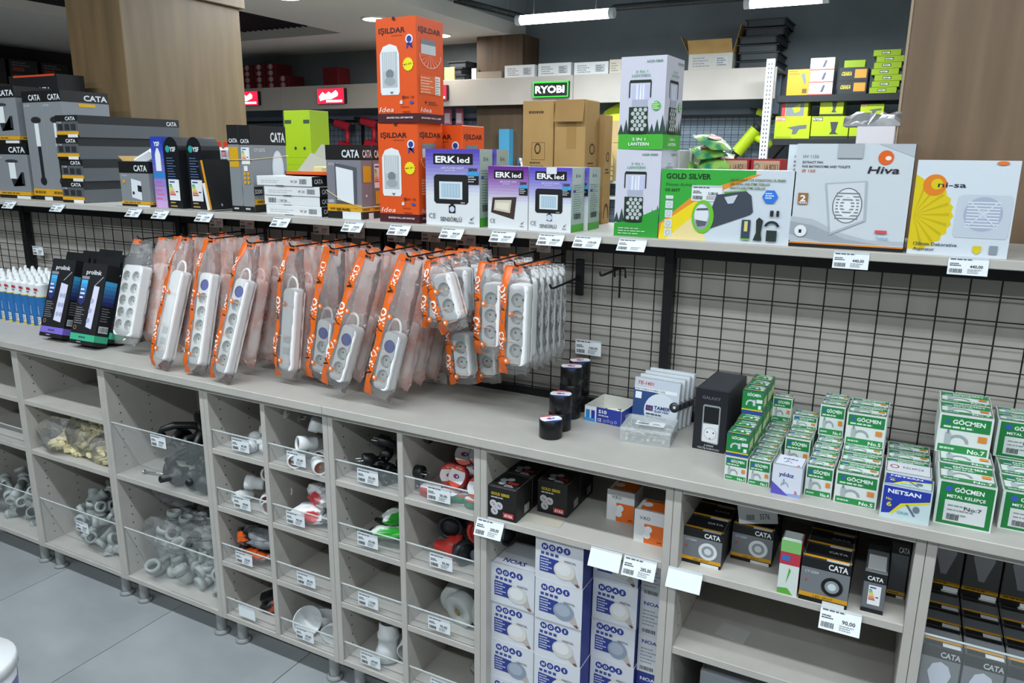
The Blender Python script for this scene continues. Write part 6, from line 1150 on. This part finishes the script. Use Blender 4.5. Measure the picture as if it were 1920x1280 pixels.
# boxes on top of the fascia and on racks
def bg(name, label, px0, px1, pyt, pyb, Y, d_, col, draw=None, z=None, group=None, cat='box'):
    a = PY(px0, pyb, Y); b = PY(px1, pyb, Y); t = PY((px0 + px1) / 2, pyt, Y); z0 = a.z if z is None else z
    return carton(name, label, b.x - a.x, d_, max(.02, t.z - z0), (a.x, Y, z0), col, draw, group=group, cat=cat)
def d_white(P): P.F.bars(.1, .7, .4, 4, .16, .07, '8a8e92'); P.F.rect(.62, .25, .9, .8, 'b9bcbe'); P.F.bars(.65, .65, .22, 4, .13, .06, '5a5e62')
for i, (a, b, tp) in enumerate(((946, 1002, 122), (1009, 1070, 118), (1076, 1140, 116), (1142, 1176, 111))): bg('white_carton', 'white printed carton on top of the sign board, ' + ['nearest the wooden pillar', 'above the green sign', 'right of the green sign', 'beside the lantern boxes'][i], a, b, tp, 142, FY + .08, .3, 'd9dcdc' if i < 3 else 'd0c8b4', d_white, zf1)
for i, (a, b, tp, c_) in enumerate(((833, 852, 126, 'c0a874'), (884, 893, 128, 'c9cbc8'), (894, 940, 134, '8a8074'))): bg('small_carton', 'small carton on top of the sign board beside the ' + ['orange cartons', 'far wooden pillar, upright', 'far wooden pillar, low'][i], a, b, tp, 146, FY + .1, .25, c_, None, zf1)
def tray(label, px0, px1, py, n, Y):
    a = PY(px0, py, Y); b = PY(px1, py, Y); w_ = b.x - a.x; o = None
    for i in range(n):
        t = thing('black_tray', label + (', layer %s' % ['lowest', 'second', 'third', 'fourth', 'fifth', 'sixth'][i]), 'tray', (a.x + rnd.uniform(-.02, .05) + .03 * (i > 3), Y + rnd.uniform(0, .05), zf1 + i * .062), (0, 0, R(rnd.uniform(-4, 4))), 'stacked black trays')
        m_ = M('33393d', .5); g = MB(); g.box(0, 0, 0, w_, .4, .006, m_); g.box(0, 0, 0, w_, .012, .05, m_); g.box(0, .388, 0, w_, .4, .05, m_); g.box(0, 0, 0, .012, .4, .05, m_); g.box(w_ - .012, 0, 0, w_, .4, .05, m_); g.build('tray_body', t); g = MB(); g.box(-.015, -.015, .05, w_ + .015, .415, .058, m_, .002); g.build('rim', t)
tray('black plastic tray in the stack over the sign board end', 1378, 1448, 126, 6, FY + .03); tray('black plastic tray in the low stack behind the orange cartons', 836, 868, 140, 3, FY + .12)
o = bg('open_carton', 'brown carton with flaps open on top of the sign board', 1290, 1372, 100, 130, FY + .06, .3, 'b9b6ae', d_white, zf1); w_ = PY(1372, 130, FY).x - PY(1290, 130, FY).x; h_ = max(v.co.z for v in o.data.vertices)
g = MB(); g.T = Matrix.Translation((0, 0, h_)) @ Matrix.Rotation(R(35), 4, 'X'); g.box(0, -.0, 0, w_, .004, .12, CARD); g.T = Matrix.Translation((0, 0, h_)) @ Matrix.Rotation(R(-28), 4, 'Y'); g.box(-.004, 0, 0, 0, .3, .16, CARD); g.T = Matrix.Translation((w_, 0, h_)) @ Matrix.Rotation(R(14), 4, 'Y'); g.box(0, 0, 0, .004, .3, .22, CARD); g.build('open_flap', o)['kind'] = 'stuff'
def d_redbox(P): P.F.rect(.2, .2, .75, .8, '8a3038'); P.F.disc(.5, .5, .03, 'b0a0a4', 12)
for r_ in range(4):
    for c_ in range(4):
        if c_ == 3 and r_ > 1: continue
        a = PY(455 + c_ * 22, 163, FY + .1); b = PY(475.5 + c_ * 22, 163, FY + .1); carton('red_tool_box', 'dark red tool box in the block beside the wooden column', b.x - a.x, .25, .066, (a.x, FY + .1, zf1 + r_ * .0665), '5c161c', d_redbox, group='dark red tool boxes')
bg('red_tool_box', 'single dark red tool box standing alone on the sign board', 606, 634, 126, 158, FY + .1, .2, '6a161e', None, zf1)
# hanging tools
def drill(label, x, z, Y, s, col, rot=0, group=None):
    t = thing('cordless_tool', label, 'power tool', (x, Y, z), (0, R(rot), 0), group); m_ = M(col, .4)
    g = MB(); g.cyl((-.09 * s, 0, 0), (.05 * s, 0, 0), .03 * s, m_, 14); g.cyl((.05 * s, 0, 0), (.07 * s, 0, 0), .026 * s, M('222426'), 14); g.build('motor_housing', t); g = MB(); g.cyl((-.16 * s, 0, 0), (-.09 * s, 0, 0), .012 * s, M('222426'), 10, .022 * s); g.build('chuck', t)
    g = MB(); g.tube([(.02 * s, 0, -.02 * s), (.035 * s, 0, -.08 * s), (.04 * s, 0, -.12 * s)], .018 * s, m_, 10); g.build('grip', t); g = MB(); g.box(-.02 * s, -.03 * s, -.16 * s, .08 * s, .03 * s, -.115 * s, M('222426' if col[0] != 'b' else col), .004); g.build('battery', t)
for i, (px, py) in enumerate(((650, 236), (700, 232), (598, 238))): p = PY(px, py, 6.84); drill('red and black cordless tool hung on the far wire grid under the red sign', p.x, p.z, 6.82, 1.5, 'b8283a', 15, 'red tools on the far grid')
p = PY(969, 222, 6.84); drill('lime cordless drill hung left of the brown cartons', p.x, p.z, 6.84, 1.5, 'b8d820', -10)
p = PY(1112, 236, 6.84); drill('small lime and black drill hung right of the brown cartons', p.x, p.z, 6.84, 1.0, 'b8d820', 40)
p = PY(1405, 258, 6.84); drill('lime blower tool slanting on the far grid', p.x, p.z, 6.84, 1.7, 'c0d820', -52)
p = PY(1437, 215, 6.84); drill('lime tool hung beside the white rack upright', p.x, p.z, 6.84, .9, 'c0d820', 20)
for i, (px, py, c_) in enumerate(((840, 222, 'c86a80'), (862, 222, 'c86a80'), (912, 225, 'd89aaa'), (930, 224, 'd89aaa'))): p = PY(px, py, 6.86); g = MB(); g.box(-.045, -.02, -.16, .045, .0, .0, M(c_, .35), .005); g.box(-.03, -.024, -.14, .03, -.02, -.05, M('e2d0d6', .3)); o = g.build('blister_pack', None, (p.x, 6.868, p.z + .1)); tag(o, 'pink blister pack hanging on the far grid behind the orange and violet boxes', 'blister pack', 'pink blister packs')
p = PY(943, 262, 6.7); bg('blue_carton', 'light blue carton on the far shelf left of the brown cartons', 935, 954, 242, 300, 6.66, .12, '4a9ac0', None, 1.385)
p = PY(975, 300, 6.65); g = MB(); g.lathe([(0, 0), (.075, 0), (.085, .19), (.08, .19), (.07, .01), (0, .01)], STEEL, 22); o = g.build('steel_pot', None, (p.x, 6.76, 1.385)); tag(o, 'steel pot on the far shelf left of the brown cartons', 'pot')
# hi-vis vest and caps
p = PY(1168, 250, 6.75); g = MB(); HV = noisy('hi_vis_fabric', 'c8e020', 'dcf040', 12, .6, bump=.4)
vs = []; fs = []; nx, nz = 8, 10
for s_ in (-1, 1):
    for j in range(nz + 1):
        for i in range(nx + 1): u = 2 * i / nx - 1; v = j / nz; wd = .16 + .09 * min(1, v * 3); vs.append((u * wd, s_ * (.03 + .05 * (1 - u * u) * min(1, v * 4)) * (1 - .9 * abs(u) ** 4), -.5 * v - .07 * abs(u) * (1 - v)))
k = nx + 1; n1 = k * (nz + 1)
for j in range(nz):
    for i in range(nx): q = j * k + i; fs += [(q, q + k, q + k + 1, q + 1), (n1 + q, n1 + q + 1, n1 + q + k + 1, n1 + q + k)]
g.add(vs, fs, HV, True); o = g.build('safety_vest', None, (p.x - .05, 6.83, p.z + .27)); tag(o, 'fluorescent yellow safety vest hanging behind the lantern boxes', 'vest')
g = MB(); g.box(-.23, -.088, -.28, .23, -.082, -.235, M('9aa8a8', .3)); g.build('reflective_stripe', o)
for i in range(4):
    p = PY(1125, 303, 6.55); g = MB(); g.lathe([(.115, 0), (.11, .06), (.085, .13), (.04, .165), (0, .175)], M('d8c890', .8), 20); g.lathe([(.115, 0), (.12, -.004), (.118, .01)], M('c8b880', .8), 20); o = g.build('fabric_cap', None, (p.x, 6.56, 1.389 + i * .045), (R(6 if i == 3 else 0), 0, R(i * 20))); tag(o, 'cream fabric cap in the stack behind the cardboard cartons', 'cap', 'stacked cream caps')
bg('tan_carton', 'tan carton on the far shelf beside the caps', 1143, 1165, 268, 305, 6.66, .1, 'b8a070', None, 1.386); bg('tan_carton', 'tan carton topmost beside the hanging safety vest', 1146, 1168, 226, 268, 6.66, .1, 'b8a070', None, PY(1150, 267, 6.56).z)
# lime boxes on a plinth in the far aisle
t = thing('display_plinth', 'low grey island plinth in the far aisle carrying lime tool boxes', 'plinth', (-5.0, 4.3, 0)); g = MB(); g.box(0, 0, .08, 1.7, .6, 1.3, M('6a6e72', .6), .004); g.build('body', t); g = MB(); g.box(-.02, -.02, 1.3, 1.72, .62, 1.325, LAM, .002); g.build('top_board', t); g = MB(); g.box(.03, .03, 0, 1.67, .57, .08, BLACK); g.build('plinth_base', t)
def d_lime(P): P.F.rect(.02, .72, .28, .8, '2a3a2c'); P.F.rect(.75, .72, .98, .8, '2a3a2c'); P.F.disc(.4, .2, .012, '2a2e2a'); P.F.disc(.75, .2, .012, '2a2e2a'); P.L.rect(0, 0, 1, 1, '7c8a16')
a = PY(528, 250, 4.32); b = PY(576, 250, 4.32); LM = '86a010'; zz = 1.325
for i, h_ in enumerate((.13, .06, .05, .33)): carton('lime_tool_box', 'lime tool box stacked on the island plinth, ' + ['bottom', 'second', 'third', 'tall topmost'][i], b.x - a.x, .2, h_, (a.x + .01 * i, 4.32, zz), LM, d_lime if h_ > .2 else None, group='lime boxes on the plinth'); zz += h_ + .0005
for i, (px, c_) in enumerate(((605, 'd89a20'), (628, 'c88a28'), (650, '2a2a2c'), (672, 'd0b020'), (700, 'b83040'))): p = PY(px, 280, 4.45); carton('small_tool_box', ['amber', 'ochre', 'black', 'yellow', 'crimson'][i] + ' small tool box standing on the island plinth', .085, .12, .28 + .03 * (i == 3), (p.x - .04, 4.45, 1.325), c_, None)
for i, px in enumerate((455, 480, 500, 515)): p = PY(px, 215, 4.6); carton('red_carton', 'red carton behind the lime boxes on the island plinth', .11, .12, .42 + .03 * (i % 2), (p.x - .05, 4.6, 1.325), '8a1e26' if i % 2 else 'a0262c', None, group='red cartons on the plinth')
# rack of lime boxes on the right
RY = 6.3; t = thing('storage_rack', 'rack with white perforated uprights and black shelves full of lime boxes', 'rack', (PY(1448, 200, RY).x, RY, 0)); ox = PY(1448, 200, RY).x
z1_, z2_ = PY(1570, 177, RY).z, PY(1570, 260, RY).z; xr2 = .35
for x in (0, xr2 - ox + .3):
    g = MB(); g.box(x - .06, -.05, 0, x, -.01, 2.32, M('c3cad0', .4)); F = Face(g, (x - .06, -.05, 0), (1, 0, 0), (0, 0, 1), .06, 2.32)
    for q in range(44): k = F.k; F.rect(.25, .4 + q * .0135, .4, .406 + q * .0135, '3a4046'); F.rect(.6, .4 + q * .0135, .75, .406 + q * .0135, '3a4046'); F.k = k
    g.build('upright', t)
for z in (z1_, z2_, z2_ - .55, .3): g = MB(); g.box(.03, -.03, z - .05, xr2 - ox + .27, .45, z, M('1c2022', .5), .003); g.build('shelf_board', t)
def d_drill(P): P.F.rect(.02, .8, .3, .97, 'b83a3a'); P.F.text('RYOBI', .03, .83, .11, 'e8e8e8', wd=.25, bold=.03); P.F.poly([(.35, .5), (.7, .6), (.9, .62), (.9, .45), (.7, .42), (.62, .2), (.5, .2), (.52, .4)], '5a6064'); P.F.rect(.03, .0, .5, .1, '8a9a10')
def d_drill2(P): P.F.rect(.03, .8, .3, .96, '2a2e2a'); P.F.text('RYOBI', .04, .83, .1, 'e8e8e8', wd=.24, bold=.03); P.F.poly([(.5, .75), (.72, .75), (.7, .6), (.66, .3), (.74, .2), (.5, .2), (.56, .35)], '3a4044'); P.F.rect(0, 0, 1, .12, '2a3020')
def d_osaka(P): P.F.rect(0, 0, 1, 1, '24282c'); P.F.text('OSAKA', .08, .4, .3, 'c8b82a', wd=.36, bold=.03, shear=.2); P.F.rect(.55, .2, .95, .85, 'c88a30')
def d_whitelab(P): P.F.poly([(.5, .2), (.62, .25), (.7, .8), (.6, .8)], '4a5060'); P.F.rect(0, 0, 1, .1, 'c85a4a'); P.F.bars(.08, .75, .25, 2, .2, .1, 'b08a8a')
def d_yel(P): P.F.poly([(.6, .8), (.75, .85), (.85, .5), (.78, .4)], '6a7278'); P.F.bars(.08, .9, .5, 2, .1, .05, '8a6a10'); P.F.rect(.7, .08, .9, .25, '5a4a20')
def d_limelab(P): P.F.rect(.3, .3, .62, .75, '2a3a2c'); P.F.text('RYOBI', .33, .4, .25, 'e8e8e8', wd=.26, bold=.03)
bg('tool_box', 'yellow tool carton on the rack top shelf', 1474, 1516, 130, 174, RY, .25, 'b88c1c', d_yel, z1_, 'rack boxes')
for i in range(3): h3 = (PY(1540, 108, RY).z - z1_) / 3; a = PY(1515, 170, RY); b = PY(1560, 170, RY); carton('tool_box', 'white tool carton on the rack, ' + ['bottom', 'middle', 'top'][i] + ' of three', b.x - a.x, .25, h3 - .001, (a.x, RY, z1_ + i * h3), 'd6d9de', d_whitelab, group='rack boxes')
for i in range(2): h3 = (PY(1600, 126, RY).z - z1_) / 2; a = PY(1570, 170, RY); b = PY(1624, 170, RY); carton('tool_box', 'black and amber tool carton on the rack, ' + ['lower', 'upper'][i] + ' of two', b.x - a.x, .25, h3 - .001, (a.x, RY, z1_ + i * h3), '24282c', d_osaka, group='rack boxes')
a = PY(1582, 126, RY); carton('tool_box', 'small lime carton on the black and amber cartons', .14, .15, .05, (a.x, RY + .02, z1_ + 2 * h3 + .0005), LM, None, group='rack boxes')
for i in range(7): h3 = (PY(1655, 93, RY).z - z1_) / 7; a = PY(1630, 170, RY); b = PY(1681, 170, RY); carton('tool_box', 'lime carton in the tall stack beside the brown oak column', b.x - a.x, .25, h3 - .001, (a.x + .012 * (i % 3), RY, z1_ + i * h3), LM, d_limelab, group='lime cartons in the tall stack')
for i, (p0, p1, dr) in enumerate(((1451, 1517, d_drill), (1519, 1589, d_drill2), (1591, 1660, d_drill2))): bg('tool_box', 'large lime tool carton on the rack lower shelf, ' + ['next to the upright', 'in the middle', 'behind the foil topped box'][i], p0, p1, 218, 256, RY, .28, 'a2b614', dr, z2_, 'rack boxes')
zt = PY(1550, 218, RY).z + .001
def d_gry(P): P.F.rect(.16, .0, .85, 1, '70787a'); P.F.rect(0, 0, .14, 1, 'b83a3a'); P.F.poly([(.4, .5), (.7, .7), (.7, .3), (.5, .2)], 'a2b614')
for p0, p1, pt_, dr, lb in ((1465, 1514, 185, d_gry, 'grey and lime tool carton lying on the large lime one'), (1536, 1580, 182, d_drill2, 'smaller lime drill carton lying on the middle large one'), (1612, 1656, 195, d_drill, 'smaller lime carton lying on the rear large one')): bg('tool_box', lb, p0, p1, pt_, 216, RY + .01, .22, 'a2b614', dr, zt, 'rack boxes')
# hanging tubes and cable trays
def tube_light(px0, py0, px1, py1, Z, lb):
    a = PZ(px0, py0, Z); b = PZ(px1, py1, Z); b.y = a.y; t = thing('tube_light', lb, 'ceiling light', a, group='hanging tube lights'); L = (b - a).length; g = MB(); g.cyl((0, 0, 0), (L, 0, 0), .035, M('f6fbff', emit=7), 14); g.build('tube', t)
    g = MB(); g.cyl((-.04, 0, 0), (0, 0, 0), .037, M('d9dcde'), 14); g.cyl((L, 0, 0), (L + .04, 0, 0), .037, M('d9dcde'), 14); g.build('end_cap', t)['kind'] = 'stuff'
    for x in (.15 * L, .85 * L): g = MB(); g.cyl((x, 0, .03), (x, 0, 3.3 - Z), .004, M('50565a'), 6); g.build('suspension_rod', t)
    area('tube_lamp', (a.x + L / 2, a.y, Z - .05), L, .08, 22, COOL)
tube_light(977, 38, 1143, 25, 2.62, 'glowing tube light hanging before the slate wall above the white cartons'); tube_light(1407, 6, 1545, -2, 2.62, 'glowing tube light at the picture top before the black trays')
def cable_tray(label, p, q, z):
    a = PZ(*p, z); b = PZ(*q, z); g = MB(); d_ = (b - a); n_ = Vector((-d_.y, d_.x, 0)).normalized() * .05; t = thing('cable_tray', label, 'cable tray', a, group='cable trays')
    for s_ in (-1, 1): g.tube([n_ * s_, d_ + n_ * s_], .012, M('1e2224', .5), 6)
    for i in range(int(d_.length / .12)): c_ = d_ * (i * .12 / d_.length); g.tube([c_ - n_, c_ + n_], .008, M('1e2224', .5), 5)
    g.build('ladder', t); g = MB(); g.tube([(0, 0, .01), tuple(d_ + Vector((0, 0, .01)))], .02, M('2c3134', .5), 6); g.build('cables', t)
    for f in (.15, .85): g = MB(); c_ = d_ * f; g.cyl(c_, c_ + Vector((0, 0, 3.3 - z)), .004, M('50565a'), 6); g.build('suspension_rod', t)
cable_tray('black ladder cable tray running under the ceiling to the tube light', (862, 2), (972, 30), 2.72); cable_tray('black cable tray running along the slate wall above the tube light', (1150, 16), (1420, -6), 2.72)
# far left wall display
t = thing('side_wall_display', 'dark wall display with stacked tool cases beyond the wooden column', 'display bay', (-8.6, 4.2, 0)); g = MB(); g.box(0, -1.5, 2.05, .03, 2.6, 2.27, M('5a5450', .6), .002); g.build('sign_board', t); g = MB(); g.box(-.35, -1.5, 0, -.3, 2.6, 2.4, M('26262a', .7)); g.build('back_panel', t)
g = MB(); g.box(-.3, -1.5, 2.25, .0, 2.6, 2.27, M('3a3836', .6)); g.build('top_shelf', t)
for i in range(8):
    for k in range(2): carton('tool_case', 'black and orange tool case on the dark side wall display', .22, .3, .13, (-8.86, 3.0 + i * .34, 2.271 + k * .131), '1a1a1c', lambda P: (P.R.rect(.1, .1, .5, .4, '7a3018'), P.R.bars(.1, .7, .7, 2, .2, .1, '5a5e62')), group='tool cases on the side wall')
